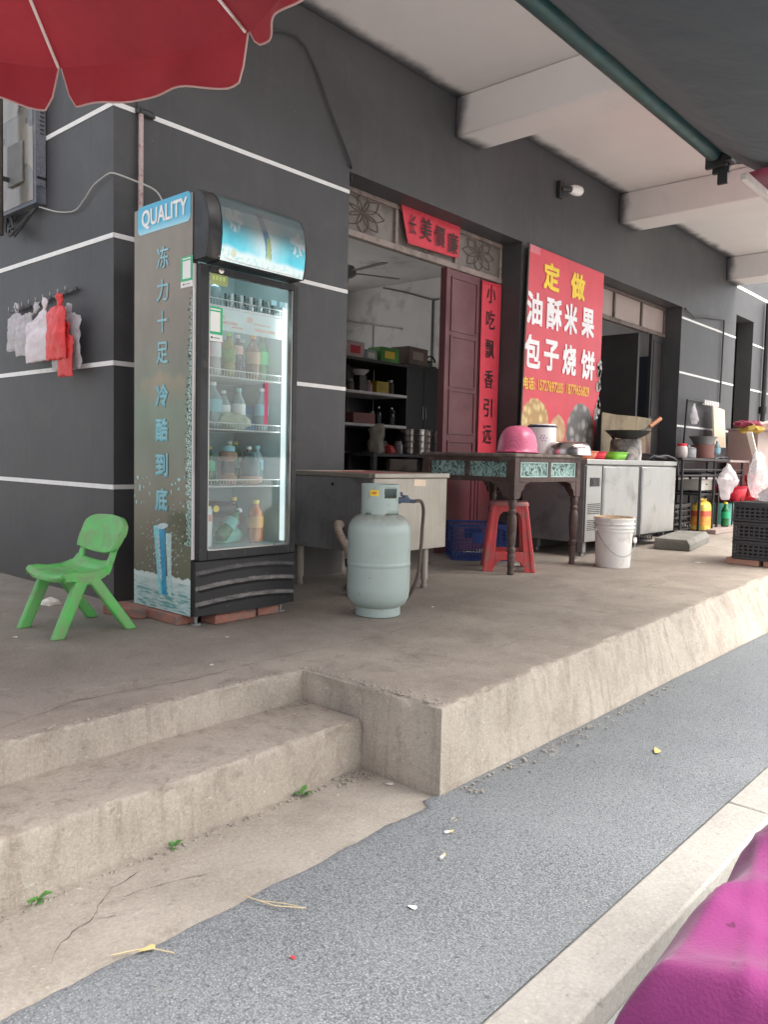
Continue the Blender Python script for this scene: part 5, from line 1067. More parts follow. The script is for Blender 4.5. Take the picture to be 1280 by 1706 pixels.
for x in(-.28,.28):
    for y in(-.16,.16): mb=MB(); mb.box(x-.012,x+.012,y-.012,y+.012,0,.66); mb.build('post',M['blackm'],T)
for z in(.42,.64): mb=MB(); mb.box(-.29,.29,-.17,.17,z,z+.022); mb.build('shelf',M['blackm'],T)
mb=MB(); loft(mb,[((0,0,.26),(.015,0,0),(0,.012,0)),((-.02,0,.18),(.09,0,0),(0,.05,0)),((.0,0,.08),(.20,0,0),(0,.09,0)),((-.04,0,-.05),(.12,0,0),(0,.06,0)),((-.06,0,-.14),(.04,0,0),(0,.03,0))],amp=.03,fs=7); one(mb,'plastic_bag',M['bagw'],'bulging white plastic bag hanging under the middle of the far table','bag',(9.25,3.05,.52))
mb=MB(); loft(mb,[((0,0,.42),(.04,0,0),(0,.03,0)),((-.03,0,.32),(.13,0,0),(0,.06,0)),((.0,0,.15),(.17,0,0),(0,.09,0)),((.02,0,-.02),(.17,0,0),(0,.09,0)),((.04,0,-.12),(.08,0,0),(0,.05,0))],amp=.035,fs=8,seed=4); one(mb,'plastic_bag',M['bagc'],'large crumpled clear plastic bag hanging at the right end of the far table','bag',(10.0,2.96,.50))
T=thing('old_cupboard','large plain taupe cupboard panel beyond the far table, heaped with clothes','cupboard',(11.32,3.28,0)); mb=MB(); mb.box(-.72,.75,-.12,.25,.02,1.20); mb.build('carcass',M['taupe'],T,bev=.006); mb=MB(); mb.box(-.74,.77,-.14,.27,1.201,1.225); mb.build('top',M['taupe'],T)
mb=MB(); mb.bar((9.80,3.02,1.14),(10.2,3.05,.83),.06,.03); one(mb,'wooden_stick',M['paper'],'pale wooden slat leaning between the far table and the taupe cupboard','slat')
for c,lab,loc,w,mtc in(('magenta','crimson cloth heaped on the taupe cupboard, leftmost of the pile',(10.22,3.18,1.245),.30,cloth('crimson_cloth',(.26,.018,.05),.1)),('yellow','yellow cloth hanging just below the crimson cloth',(10.08,3.10,1.19),.10,mat('dull_yellow_cloth',(.50,.34,.07),.8)),('white','white and pink cloth heap on the right of the taupe cupboard',(10.95,3.12,1.26),.55,cloth('pale_pink_cloth',(.72,.58,.55),.2))):
    mb=MB(); loft(mb,[((-w,0,0),(0,.04,0),(0,0,.02)),((-w*.6,0,.01),(0,.12,0),(0,0,.032)),((0,0,.01),(0,.14,0),(0,0,.036)),((w*.3,0,.015),(0,.13,0),(0,0,.03)),((w*.6,0,.01),(0,.12,0),(0,0,.04)),((w,0,-.03),(0,.06,0),(0,0,.02))],amp=.045,fs=9,seed=len(c)); one(mb,'cloth_heap',mtc,lab,'cloth',loc)
mb=MB(); loft(mb,[((0,0,0),(.12,0,0),(0,.08,0)),((0,0,.05),(.14,0,0),(0,.09,0)),((0,0,.09),(.06,0,0),(0,.04,0))],amp=.02,fs=9); one(mb,'yellow_bundle',M['yprint'],'yellow bundle at the right edge under the clear plastic bag','bundle',(10.9,3.02,.42))
T=thing('low_bench','low wooden bench under the yellow bundle beside the red tubs','bench',(11.0,3.0,0)); mb=MB(); mb.box(-.3,.35,-.12,.12,.38,.418); mb.build('seat',M['card'],T,bev=.003)
for x in(-.25,.3): mb=MB(); mb.box(x-.02,x+.02,-.1,.1,0,.379); mb.build('leg',M['card'],T)
# ================================================================ papers and banner
Y_=YD-.046
def slab(mb,pts,y,th=.0015,n=10,wav=.006):
    """hanging paper: pts = TL,TR,BR,BL as (x,z)"""
    def f(u,v):
        t=(lerp(pts[0][0],pts[1][0],u),lerp(pts[0][1],pts[1][1],u)); b=(lerp(pts[3][0],pts[2][0],u),lerp(pts[3][1],pts[2][1],u))
        x=lerp(t[0],b[0],v); z=lerp(t[1],b[1],v); return (x,y-abs(N(x*9,z*9,2))*wav-(.004 if u<.04 else 0),z)
    mb.grid(f,n*2,n*2); return mb
WM=lambda x,z,y:frame((x,y,z),(1,0,0),(0,0,1))
T=thing('red_paper_strip','torn red paper strip with black brush characters across the transom above the first doorway','paper',(4.73,Y_,2.44))
mb=MB(); slab(mb,[(4.355-4.73,.155),(5.085-4.73,.145),(5.075-4.73,-.135),(4.455-4.73,-.15)],0,wav=.009); p_=mb.build('paper',M['redp'],T,solid=.001)
for ch,x,z,w in(('美',4.655,2.435,.145),('價',4.82,2.42,.14),('廉',4.985,2.405,.145),('长',4.50,2.435,.10)): mb=MB(); mb.text(ch,WM(x-4.73,z-2.44-.005,-.0128),w=w*.9 if ch!='长' else .075,h=w*1.08 if ch!='长' else .135,bold=.006); mb.build('lettering',M['ink'],p_)
T=thing('red_paper_strip','tall red paper couplet with black brush characters beside the maroon doors','paper',(5.565,Y_+.015,.6))
mb=MB(); slab(mb,[(-.145,1.605),(.142,1.615),(.135,.0),(-.14,0)],0,n=16,wav=.004); p_=mb.build('paper',M['redp'],T,solid=.001)
for ch,z in zip('小吃飘香引远',(2.115,1.905,1.665,1.42,1.185,.965)): mb=MB(); mb.text(ch,WM(-.01,z-.6,-.006),w=.125,h=.15,bold=.006); mb.build('lettering',M['ink'],p_)
# red banner
T=thing('shop_banner','large red printed banner with yellow and white characters and food pictures on the grey wall','banner',(6.42,YW-.05,.72))
bx,by,bz=6.42,YW-.05,.72
mb=MB(); 
edgeR=[(0,.665),(.35,.668),(.62,.665),(.66,.64),(.70,.655),(.76,.60),(.80,.63),(.86,.60),(.93,.585),(1,.59)]
def er(v):
    for (a,x),(b,y) in zip(edgeR,edgeR[1:]):
        if a<=v<=b: return lerp(x,y,(v-a)/(b-a))
    return .59
def bpos(u,v):
    z=1.81*(1-v); xl=-.655-.05*v; xr=er(v)+(.004*N(v*60,0,0) if v>.6 else 0); x=lerp(xl,xr,u); return (x,-.0035*abs(N(x*2.2,z*2.2,1))-.0015*abs(N(x*7,z*7,4)),z)
def bcol(u,v):
    x,_,z=bpos(u,v); zw=z+bz; xw=x+bx; c=(.62,.05,.075)
    n=fbm(x*3,z*3,1); c=tuple(q*(1+.10*n) for q in c)
    if v<.035 and u<.12: c=(.62,.16,.2)
    def blob(cx,cz,rx,rz,kind):
        d=math.sqrt(((xw-cx)/rx)**2+((zw-cz)/rz)**2)
        if d>1+.05*N(xw*20,zw*20,0): return None
        if kind=='dump':
            m_=noise.voronoi(Vector((xw*15,zw*13,0)))[0]; return lc((.74,.60,.27),(.42,.25,.09),min(1,m_[0]*1.7)**1.5+.25*(m_[1]-m_[0]<.12))
        if kind=='bun':
            m_=noise.voronoi(Vector((xw*10,zw*10,0)))[0]; return lc((.46,.43,.40),(.12,.115,.11),min(1,m_[0]*1.6)**1.6+.4*(m_[1]-m_[0]<.10))
        m_=noise.voronoi(Vector((xw*12,zw*12,0)))[0][0]; return lc((.70,.55,.36),(.45,.22,.10),m_*1.2)
    for a in((5.93,1.04,.235,.24,'dump'),(6.74,1.0,.26,.29,'bun'),(6.33,1.03,.13,.13,'b'),(6.25,.86,.12,.12,'b')):
        k=blob(*a)
        if k: c=k
    if v>.86 and c[0]>.55: c=lc(c,(.55,.25,.2),.2)
    return c
mt_=vcol('banner_ink',.42,bmp=(.25,9)); p_=painted('sheet',mt_,T,bpos,bcol,110,160)
mb=MB(); mb.grid(lambda u,v:(bpos(u,v)[0],bpos(u,v)[1]+.0025,bpos(u,v)[2]),8,24); mb.build('backing',M['paper'],T)
mb=MB()
mb.tube([(-.67,.02,1.815),(-.665,.0,1.815),(-.69,.0,1.0),(-.71,.0,.3)],.007,6); mb.build('batten',M['brown'],T)
def bt(lst,mt,bold,name='lettering'):
    for ch,x,z,w,h in lst: mb=MB(); mb.text(ch,WM(x-bx,z-bz,-.0052),w=w*(.92 if len(ch)==1 else 1),h=h*(.95 if len(ch)==1 else 1),bold=bold*.9); mb.build(name,mt,p_)
bt([('定',6.12,2.325,.27,.225),('做',6.585,2.325,.27,.225)],mat('banner_yellow',(.85,.60,.04),.5),.04)
bt([('油',5.86,2.02,.255,.265),('酥',6.185,2.02,.265,.265),('米',6.48,2.02,.24,.265),('果',6.80,2.03,.25,.26),('包',5.85,1.665,.26,.27),('子',6.16,1.665,.26,.26),('烧',6.48,1.66,.25,.265),('饼',6.83,1.65,.27,.265)],mat('banner_white',(.82,.80,.80),.5),.035)
bt([('电话:',5.815,1.40,.18,.10)],mat('phone_yellow',(.82,.50,.06),.5),.03)
bt([('15727697285',6.17,1.40,.42,.085),('18779656829',6.66,1.405,.42,.085)],M['orange'] if 0 else mat('phone_orange',(.80,.42,.06),.5),.03)
# painting peeled off near the torn right edge
mb=MB()
for i in range(26):
    z=random.uniform(.42,1.0); x=er(1-z/1.81)-random.uniform(-.02,.06); s=random.uniform(.012,.04); mb.prism([(x+s*math.cos(a)*random.uniform(.5,1.3),-.006,z+s*1.4*math.sin(a)*random.uniform(.5,1.3)) for a in[k*1.05 for k in range(6)]],(0,-.001,0))
mb.build('torn_flake',mat('torn_backing',(.42,.40,.37),.8,var=.4,sc=30),p_)
# ================================================================ inside the first room
def slabbox(n,mt,T,*b,bev=0): 
    mb=MB()
    for a in b: mb.box(*a)
    return mb.build(n,mt,T,bev=bev)
T=thing('storage_shelf','dark open storage shelf inside the doorway loaded with kitchen things','shelf',(6.38,6.05,0))
slabbox('upright',M['dark'],T,(-.62,-.59,-.25,.25,0,1.79),(.50,.53,-.25,.25,0,1.79),(-.10,-.07,.1,.25,0,1.79))
for z in(1.76,1.42,1.08,.79): slabbox('shelf_board',M['room'] if z in(1.42,1.08) else M['dark'],T,(-.589,.499,-.26,.25,z,z+.03),bev=.003)
slabbox('back_board',M['dark'],T,(-.589,.499,.251,.265,0,1.79))
T=thing('dark_cabinet','tall black two door cabinet inside the doorway right of the storage shelf','cabinet',(7.26,6.08,0))
slabbox('carcass',M['dark'],T,(-.34,.34,-.2,.25,0,1.82)); 
for a,b in((-.335,-.004),(.004,.335)): d_=slabbox('door',M['blackm'],T,(a,b,-.222,-.2015,.05,1.80),bev=.003); slabbox('handle',M['steel_d'],d_,((-.03,-.02,-.24,-.223,1.2,1.35) if a<0 else (.02,.03,-.24,-.223,1.2,1.35)))
T=thing('work_table','low dark table inside the doorway carrying stacked steamers','table',(6.75,5.70,0))
slabbox('tabletop',M['dark'],T,(-.75,.75,-.22,.22,.765,.795)); 
for x in(-.7,.7):
    for y in(-.18,.18): slabbox('leg',M['dark'],T,(x-.025,x+.025,y-.025,y+.025,0,.764))
slabbox('drawer',M['brown'],T,(-.5,-.05,-.225,-.18,.62,.74),(.05,.5,-.225,-.18,.62,.74))
def steamer(x,y,r,n,lab,first=None):
    for k in range(n):
        z=.797+k*.068; l=lab%('lowest','second','third','topmost')[k]
        if first: dup(first,(x,y,z),label=l); continue
        t=thing('steamer','x','steamer',(x,y,z),0,'steel steamers stacked inside the doorway'); t['label']=l
        mb=MB(); mb.lathe([(r*.97,0),(r,.006),(r,.052),(r*1.03,.056),(r*1.03,.064),(r*.96,.066),(r*.94,.05)],28); mb.build('ring',M['chrome'],t); mb=MB(); mb.lathe([(r*.93,.004),(r*.93,.008)],24); mb.build('grate',M['steel_d'],t); first=t
    return first
f1=steamer(6.78,5.62,.17,4,'steel steamer ring in the left stack inside the doorway, %s of its stack')
steamer(7.14,5.66,.17,4,'steel steamer ring in the right stack inside the doorway, %s of its stack',f1)
def ibox(name,lab,cat,loc,sx_,sy_,sz_,mt,lid=None,rz=0):
    t=thing(name,lab,cat,loc,rz); mb=MB(); mb.box(-sx_/2,sx_/2,-sy_/2,sy_/2,0,sz_); mb.build('box',mt,t,bev=.006); mb=MB(); mb.box(-sx_*.3,sx_*.25,-sy_/2-.003,-sy_/2-.0005,sz_*.3,sz_*.75); mb.build('label',lid or M['paper'],t); return t
ibox('carton','white and pink carton on top of the storage shelf, at its left end','box',(6.15,6.0,1.792),.27,.2,.18,mat('pale_pink_card',(.6,.46,.44),.7),M['redp'])
ibox('carton','green and yellow carton on top of the storage shelf','box',(6.68,5.98,1.792),.30,.2,.17,mat('green_card',(.10,.30,.06),.6,var=.4),M['yprint'])
ibox('carton','pale blue-grey carton on top of the storage shelf between two others','box',(6.42,6.02,1.792),.20,.2,.12,mat('blue_grey_card',(.30,.40,.38),.6))
ibox('carton','brown slumped cardboard carton on top of the black cabinet','box',(7.18,6.02,1.822),.40,.25,.20,mat('brown_card',(.16,.115,.095),.8,var=.3),M['taupe'],.1)
T=thing('handbag','black bag with a looped handle on the right end of the black cabinet','bag',(7.47,5.97,1.822)); mb=MB(); loft(mb,[((0,0,0),(.14,0,0),(0,.07,0)),((0,0,.05),(.14,0,0),(0,.07,0)),((0,0,.085),(.09,0,0),(0,.03,0))],amp=.01,fs=12); mb.build('body',M['black'],T); mb=MB(); mb.tube(spl([(-.05,0,.06),(-.02,0,.12),(.05,0,.14),(.12,0,.10),(.13,0,.03)]),.010,8); mb.build('handle',M['black'],T); mb=MB(); mb.box(-.02,.1,-.078,-.07,.015,.06); mb.build('tag',M['paper'],T)
T=thing('bowl','white enamel bowl standing on the upper shelf inside the doorway','bowl',(6.22,5.90,1.60)); mb=MB(); mb.lathe([(.05,-.02),(.10,.03),(.105,.035),(.095,.033),(.04,-.01)],24); mb.build('body',M['enamel'],T); T.location=(6.22,5.9,1.64); slabbox('stand',M['dark'],T,(-.05,.05,-.05,.05,-.19,-.021))
ibox('carton','mustard yellow box with an open tan lid on the upper shelf inside','box',(6.56,5.95,1.452),.20,.16,.13,mat('mustard_card',(.42,.30,.03),.6),mat('mustard2',(.36,.26,.04),.6))
mb=MB(); mb.lathe([(.055,0),(.06,.02),(.06,.08),(.03,.11),(.035,.13)],18); one(mb,'jar',mat('dusty_pink_jar',(.34,.22,.21),.5),'dusty pink jar left of the mustard yellow box','jar',(6.37,5.93,1.452))
ibox('carton','brick red tray on the second shelf inside the doorway','tray',(6.22,5.92,1.112),.34,.2,.11,mat('brick_red_tray',(.22,.075,.07),.6),mat('brick_red2',(.2,.07,.065),.6))
for x,l in((6.56,'small bottle with a shiny cap on the second shelf inside, left one'),(6.78,'dark small bottle on the second shelf inside, right one')): bottle('bottle',l,'bottle',x,5.93,1.112,.20,.035,L['dk'],M['chrome'],None,grp='bottles on the shelf inside')
mb=MB(); loft(mb,[((0,0,0),(.09,0,0),(0,.07,0)),((0,0,.12),(.08,0,0),(0,.06,0)),((.0,0,.24),(.10,0,0),(0,.07,0)),((.04,0,.31),(.05,0,0),(0,.03,0))],amp=.02,fs=9); one(mb,'plastic_bag',mat('murky_bag',(.30,.27,.22),.4,var=.2,sc=12),'murky tied plastic bag on the dark table inside the doorway','bag',(6.20,5.62,.797))
mb=MB(); mb.lathe([(.04,0),(.045,.02),(.045,.10),(.035,.115)],18); one(mb,'jar',M['enamel'],'white lidded jar on the lower shelf inside the doorway','jar',(6.62,5.90,.822))
mb=MB(); loft(mb,[((0,0,0),(.07,0,0),(0,.05,0)),((0,0,.05),(.06,0,0),(0,.05,0)),((0,0,.09),(.02,0,0),(0,.02,0))],amp=.02,fs=14); one(mb,'red_packet',M['red'],'small red packet beside the tied bag inside the doorway','packet',(6.36,5.58,.797))
mb=MB(); loft(mb,[((0,0,.1),(.12,0,0),(0,.03,0)),((0,0,.5),(.14,0,0),(0,.06,0)),((0,0,.9),(.10,0,0),(0,.04,0)),((0,0,1.0),(.03,0,0),(0,.02,0))],amp=.03,fs=5); one(mb,'hanging_coat',M['black'],'black coat hanging on the right side of the black cabinet','coat',(7.72,5.95,.75))
for q_,(x,y,z,r,hh,b_,t_x) in enumerate(((6.10,5.93,1.452,.045,.12,'brown','squat brown jar at the left of the upper shelf inside'),(6.74,5.93,1.452,.05,.16,'dark','dark canister right of the mustard yellow box'),(6.45,5.93,1.112,.04,.14,'steel_d','grey tin left of the shiny capped bottle inside'),(6.84,5.96,1.112,.03,.17,'brown','slim brown bottle at the right end of the second shelf inside'),(6.45,5.92,.822,.05,.14,'paper','pale tin on the lower shelf inside left of the white jar'),(6.48,5.56,.797,.05,.13,'steel_d','grey mug on the dark table inside beside the steamers'))):
    t=thing('storage_jar',t_x,'jar',(x,y,z)); mb=MB(); mb.lathe([(r*.9,0),(r,.01),(r,hh*.75),(r*.7,hh*.85)],18); mb.build('body',M[b_],t); mb=MB(); mb.lathe([(r*.75,hh*.855),(r*.75,hh),(r*.6,hh*1.02)],16); mb.build('lid',M['steel_d'],t)
# conduit and wires on the inner wall
mb=MB(); mb.tube(spl([(9.285,8.35,3.36),(9.285,7.9,3.24),(9.285,7.4,3.08),(9.285,7.25,3.07)]),.012,6); mb.tube([(9.285,7.37,3.08),(9.285,7.37,1.35)],.014,6); one(mb,'wall_cable',mat('faint_conduit',(.16,.155,.15),.6),'dark conduit running down the plaster wall inside the first doorway','cable')
mb=MB(); mb.tube([(9.285,9.15,2.94),(9.285,7.95,2.70)],.012,6); mb.tube([(9.285,8.55,2.82),(9.285,8.55,2.2)],.008,6); one(mb,'wall_cable',M['cablel'],'pale conduit branching across the plaster wall inside the first doorway','cable')
mb=MB(); mb.lathe([(.22,0),(.23,.01),(.10,.05),(.03,.07)],24); one(mb,'hat',M['brown'],'brown round hat hanging low on the plaster wall inside','hat',(9.2,7.28,1.55))
# ceiling fan
T=thing('ceiling_fan','grey ceiling fan hanging inside the first doorway','ceiling fan',(6.98,6.88,2.97))
mb=MB(); mb.lathe([(.03,.09),(.09,.07),(.12,.02),(.12,-.03),(.08,-.06),(.02,-.07)],20); mb.cyl((0,0,.08),(0,0,.41),.014); mb.build('motor',M['steel_d'],T)
for a in(-97,-23,49,121,193):
    mb=MB(); q=Matrix.Rotation(math.radians(a),4,'Z')@Matrix.Rotation(math.radians(8),4,'X'); mb.rings([[q@Vector(p) for p in((r,-w,-.004),(r,w,-.004),(r,w,.004),(r,-w,.004))] for r,w in((.11,.02),(.2,.055),(.62,.07),(.70,.05))]); mb.build('blade',M['taupe'] if 0 else mat('fan_grey',(.22,.20,.19),.5),T)
# second room hints
mb=MB(); mb.lathe([(.10,-.02),(.10,.02)],20,M=frame((9.25,4.55,2.0),(0,-1,0),(0,0,1))); one(mb,'wall_clock',M['dark'],'small dark round fitting on the wall inside the second doorway','fitting')
# ================================================================ meter box and cables on the side wall
T=thing('meter_box','dusty glass fronted electricity meter box on the side wall under the red parasol','meter box',(XS-.003,4.74,2.40))
slabbox('case',mat('blue_grey_case',(.085,.095,.125),.4,dirt=((.2,.2,.21),.4,10)),T,(-.055,0,-.43,.5,-.33,.42))
mt_,t_,b_=nodes('meter_window'); v_=coord(t_); vo=t_.nodes.new('ShaderNodeTexVoronoi'); vo.distance='CHEBYCHEV'; vo.inputs['Scale'].default_value=5.5; t_.links.new(v_,vo.inputs['Vector']); sc_=t_.nodes.new('ShaderNodeSeparateColor'); t_.links.new(vo.outputs['Color'],sc_.inputs[0])
c_=ramp(t_,sc_.outputs[0],[(0,(.05,.05,.05)),(.35,(.16,.15,.13)),(.65,(.28,.25,.21)),(.85,(.10,.055,.05)),(1,(.30,.28,.25))]); c_=mix(t_,ramp(t_,nz(t_,v_,9,6,.7),[(.4,0),(.7,.6)]),c_,(.2,.19,.17)); t_.links.new(c_,b_.inputs['Base Color']); b_.inputs['Roughness'].default_value=.15
slabbox('window',mt_,T,(-.058,-.0555,-.40,.47,-.31,.40))
slabbox('meter',mat('meter_grey',(.16,.16,.155),.5,var=.3),T,(-.075,-.0585,-.30,-.12,-.20,.02),(-.072,-.0585,.0,.2,.05,.30),bev=.006)
mb=MB(); mb.rings([[(-.052+.002*N(z*30,i,0),-.4335,z),(-.004,-.4335,z),(-.004,-.4305,z),(-.052,-.4305,z)] for i,z in enumerate([-.24+.66*k/20 for k in range(21)])]); mb.build('grey_tape',mat('grey_foam_tape',(.17,.175,.20),.9,var=.3,sc=80,bmp=(.8,90)),T)
for z in(-.205,.22): mb=MB(); mb.box(-.052,-.0,-.4365,-.434,z,z+.012); mb.build('black_mark',M['ink'],T)
mb=MB()
for k in range(8): mb.box(-.034,-.012,-.4365,-.434,.03+k*.022,.034+k*.022)
mb.build('scale_mark',M['ink'],T)
T=thing('conduit','dark rusty vertical pipe in front of the meter box','pipe',(1.93,4.60,1.93)); mb=MB(); mb.tube([(0,0,0),(.0,0,.2),(.01,.01,1.2)],.024,10); mb.build('pipe',mat('rusty_dark_pipe',(.045,.036,.03),.7,var=.4,sc=12),T); mb=MB(); mb.box(-.02,.13,-.012,.012,.3,.32); mb.build('bracket',M['blackm'],T)
mb=MB(); random.seed(3)
for k in range(7):
    P=[(2.04-.01*k%.03,4.75-.02*k,2.06),(2.0,4.62+random.uniform(-.05,.05),1.97+random.uniform(-.03,.02)),(1.99,4.48+random.uniform(-.04,.04),1.95+random.uniform(-.03,.05)),(2.02,4.36+random.uniform(-.03,.03),2.05)]; mb.tube(spl(P,6),.006,6)
one(mb,'cable_bundle',M['blackm'],'tangled bundle of dark wires hanging under the meter box','cables')
mb=MB(); mb.tube(spl([(2.03,4.33,2.055),(2.045,4.15,2.0),(2.048,3.98,1.975),(2.048,3.88,2.01),(2.047,3.78,2.062),(2.045,3.66,2.085)],8),.0035,6); mb.tube(spl([(2.045,3.66,2.085),(2.05,3.60,2.082),(2.10,3.50,2.04),(2.14,3.38,1.98),(2.13,3.30,1.90),(2.10,3.27,1.85)],8),.004,6)
one(mb,'power_cable',M['cablel'],'thin pale cable looping from the wall corner to the top of the drinks fridge','cable')
# hook rail and bags on the side wall
T=thing('hook_rail','short black rail of metal hooks on the side wall holding plastic bags','rail',(2.045,4.35,1.57)); mb=MB(); mb.bar((0,-.40,.01),(0,.32,-.03),.006,.02); mb.build('rail',M['blackm'],T)
mb=MB()
for k in range(9): y=.30-k*.083; z=-.03+.04*(.32-y)/.72; mb.tube(spl([(-.002,y,z),(-.02,y,z-.008),(-.035,y-.008,z-.02),(-.05,y-.012,z-.008),(-.05,y-.014,z+.008)],4),.003,5)
mb.build('hook',M['steel'],T)
def vest(name,label,mt,x,top,yl,yr,zs,zb,seed,th=.015,amp=.0075,film_=True):
    """carrier bag hung from a hook: knot at the top, shoulders at zs, bottom at zb"""
    loc=(x,(yl+yr)/2,zb); mb=MB(); cy=(yl+yr)/2; w=abs(yr-yl)/2; oy=top[0]-cy; oz=top[1]-zb; s=zs-zb
    loft(mb,[((0,oy+.01,oz+.004),(0,.016,.004),(.006,0,0)),((-.004,oy,oz-.012),(0,.030,-.005),(.010,0,0)),((-.002,oy-.004,oz-.035),(0,.022,0),(.009,0,0)),((0,oy*.85,oz-.055),(0,.015,0),(.008,0,0)),((-.003,oy*.45,s+.018),(0,w*.50,0),(th*.6,0,0)),((-.004,0,s-.002),(0,w*.93,0),(th*.7,0,0)),((-.004,0,s-.03),(0,w*1.0,0),(th*.8,0,0)),((-.006,0,s*.72),(0,w*.90,0),(th*.9,0,0)),((-.008,0,s*.5),(0,w*.93,0),(th,0,0)),((-.006,0,s*.25),(0,w*.98,0),(th*.9,0,0)),((-.004,0,.006),(0,w,0),(th*.5,0,0)),((-.004,0,0),(0,w*.99,0),(th*.2,0,0))],n=56,amp=amp,fs=22,seed=seed)
    return one(mb,name,mt,label,'bag',loc,group=None,smooth=70)
vest('carrier_bag','thin white carrier bag with printed lines, leftmost on the hook rail',M['bagw'],2.015,(4.58,1.565),4.69,4.50,1.49,1.305,1)
vest('carrier_bag','creased white carrier bag second from the left on the hook rail',M['bagw'],2.00,(4.30,1.54),4.56,4.35,1.47,1.27,2)
vest('carrier_bag','pinkish white carrier bag hanging left of the red bag',mat('pinkish_film',(.62,.55,.57),.4,var=.12,sc=14,bmp=(.5,25)),1.985,(4.17,1.545),4.40,4.10,1.43,1.22,3)
vest('carrier_bag','long white carrier bag hanging behind the red bag',M['bagw'],2.01,(3.96,1.50),4.14,3.83,1.43,1.165,4)
vest('carrier_bag','bright red carrier bag hanging over the long white one',mat('red_film',(.66,.035,.035),.38,var=.15,sc=14,bmp=(.5,25)),1.955,(3.95,1.535),4.09,3.875,1.46,1.21,5,th=.022)
o=vest('carrier_bag','lower folded tail of red film under the bright red carrier bag',mat('red_film_2',(.60,.03,.03),.38,var=.15,sc=14,bmp=(.5,25)),1.975,(3.92,1.40),4.0,3.845,1.32,1.125,6,th=.014)
# ================================================================ red parasol
def parasol(name,label,C,R,zr,za,n,rot,mt,vd=.105):
    T=thing(name,label,'parasol',(C[0],C[1],-.112))
    z0=-.112; a_=2*math.pi/n
    def top(r,a):
        k=((a-rot)%a_)/a_; ch=math.cos(a_/2)/math.cos((k-.5)*a_); sag=.035*R*math.sin(math.pi*k)*r
        return (R*r*ch*math.cos(a),R*r*ch*math.sin(a),(lerp(za,zr,r)+.10*(1-r)*r-sag*r*.5)-z0)
    mb=MB(); mb.grid(lambda u,v: top(max(.03,v),rot+2*math.pi*u),n*12,18); cp=mb.build('canopy',mt,T,smooth=60,normals=False)
    vl=MB(); tr=MB()
    for k in range(n):
        a0=rot+k*a_
        prev=None; tip=[]
        for i in range(31):
            u=i/30; a=a0+a_*(.006+.988*u); x,y,z=top(1.0,a); e=min(u,1-u)
            d=vd*(min(1,(e/.055))**.7)*(1+.10*N(u*5,k,0)+.06*math.sin(u*9+k))*(.42 if k==n-1 else 1); ou=.02*math.sin(u*14+k)*min(1,e*8)
            r=math.hypot(x,y); f=(r+ou+.012*d/vd)/r
            rows=[(x*(1+(f-1)*t),y*(1+(f-1)*t),z-d*t) for t in(0,.33,.66,1)]
            V=[vl.bm.verts.new(p) for p in rows]
            if prev:
                for q in range(3): vl.bm.faces.new((prev[q],V[q],V[q+1],prev[q+1]))
            prev=V; tip.append(rows[-1])
        x,y,z=top(1.0,a0+a_*.006); x2,y2,z2=top(1,a0+a_*.994)
        tr.tube([(x,y,z)]+tip+[(x2,y2,z2)],.0028,5)
    vo=vl.build('valance',mt,T,smooth=60); tr.build('trim',M['trim'],vo)
    for k in range(n):
        a=rot+k*a_; P=[top(r,a) for r in(.04,.25,.5,.75,.985)]; mb=MB(); mb.tube([(p[0],p[1],p[2]-.012) for p in P],.0045,6); mb.build('rib',M['whitep'],T)
    for k in range(n):
        a=rot+k*a_; p=top(.5,a); mb=MB(); mb.tube([(p[0],p[1],p[2]-.02),(.03*math.cos(a),.03*math.sin(a),za-z0-.50)],.004,6); mb.build('strut',M['whitep'],T)
    mb=MB(); mb.cyl((0,0,.05),(0,0,za-z0+.03),.018); mb.build('pole',M['whitep'],T)
    mb=MB(); mb.lathe([(.11,0),(.11,.05),(.05,.07),(.03,.25)],28); mb.build('base',M['cement'],T); return T
C_=(.474,1.782)
parasol('red_parasol','large red garden parasol with scalloped valance over the left of the platform',C_,.955,1.90,2.32,9,math.radians(.9),M['fabred'])
# awnings
T=thing('awning','dark teal retractable awning with a green roller tube under the white ceiling','awning',(3.1,1.79,2.6))
mb=MB(); mb.tube([(-2.1,0,0),(1.82,.015,0)],.044,16); mb.build('roller_tube',M['tealm'],T)
def aw(u,v):
    x=lerp(-2.1,1.85,u); y=-1.9*v
    z=-.73*min(.36,-y)-.20*max(0,-y-.36) 
    z+=.03-.012*math.sin(math.pi*min(1,-y/.36)); z-= .02*math.sin(u*math.pi)*v+.004*N(x*4,y*4,0)
    return (x,y+.028*(1 if v<.01 else 0),z)
mb=MB(); mb.grid(aw,60,50); mb.build('fabric',M['awn'],T,solid=.002,smooth=60)
def bracket(T,x,mt):
    q=MB(); q.box(x-.02,x+.012,-.055,.07,-.075,.075); q.box(x+.02,x+.05,-.06,.04,-.10,-.01); q.box(x-.04,x+.07,-.085,-.03,-.055,-.012); q.box(x+.025,x+.05,-.05,.01,-.165,-.10); q.build('bracket',mt,T,bev=.003)
    q=MB(); q.cyl((x-.02,.03,.02),(x+.02,.03,.02),.012); q.cyl((x-.02,-.04,-.03),(x+.07,-.04,-.03),.014); q.build('bolt',mt,T)
bracket(T,1.86,M['blackm'])
mb=MB(); mb.bar((1.90,-.03,-.03),(2.25,-.62,-.05),.022,.035); mb.build('arm',M['blackm'],T)
mb=MB(); mb.bar((1.86,.05,.0),(1.86,.35,.48),.02,.03); mb.build('hanger',M['blackm'],T)
T=thing('awning','magenta fabric awning with a pale front bar just beyond the dark bracket','awning',(5.9,1.50,2.30))
mb=MB(); mb.bar((-1.36,0,0),(1.6,.02,0),.03,.035); mb.build('front_bar',mat('pale_bar',(.6,.55,.52),.5),T,bev=.003)
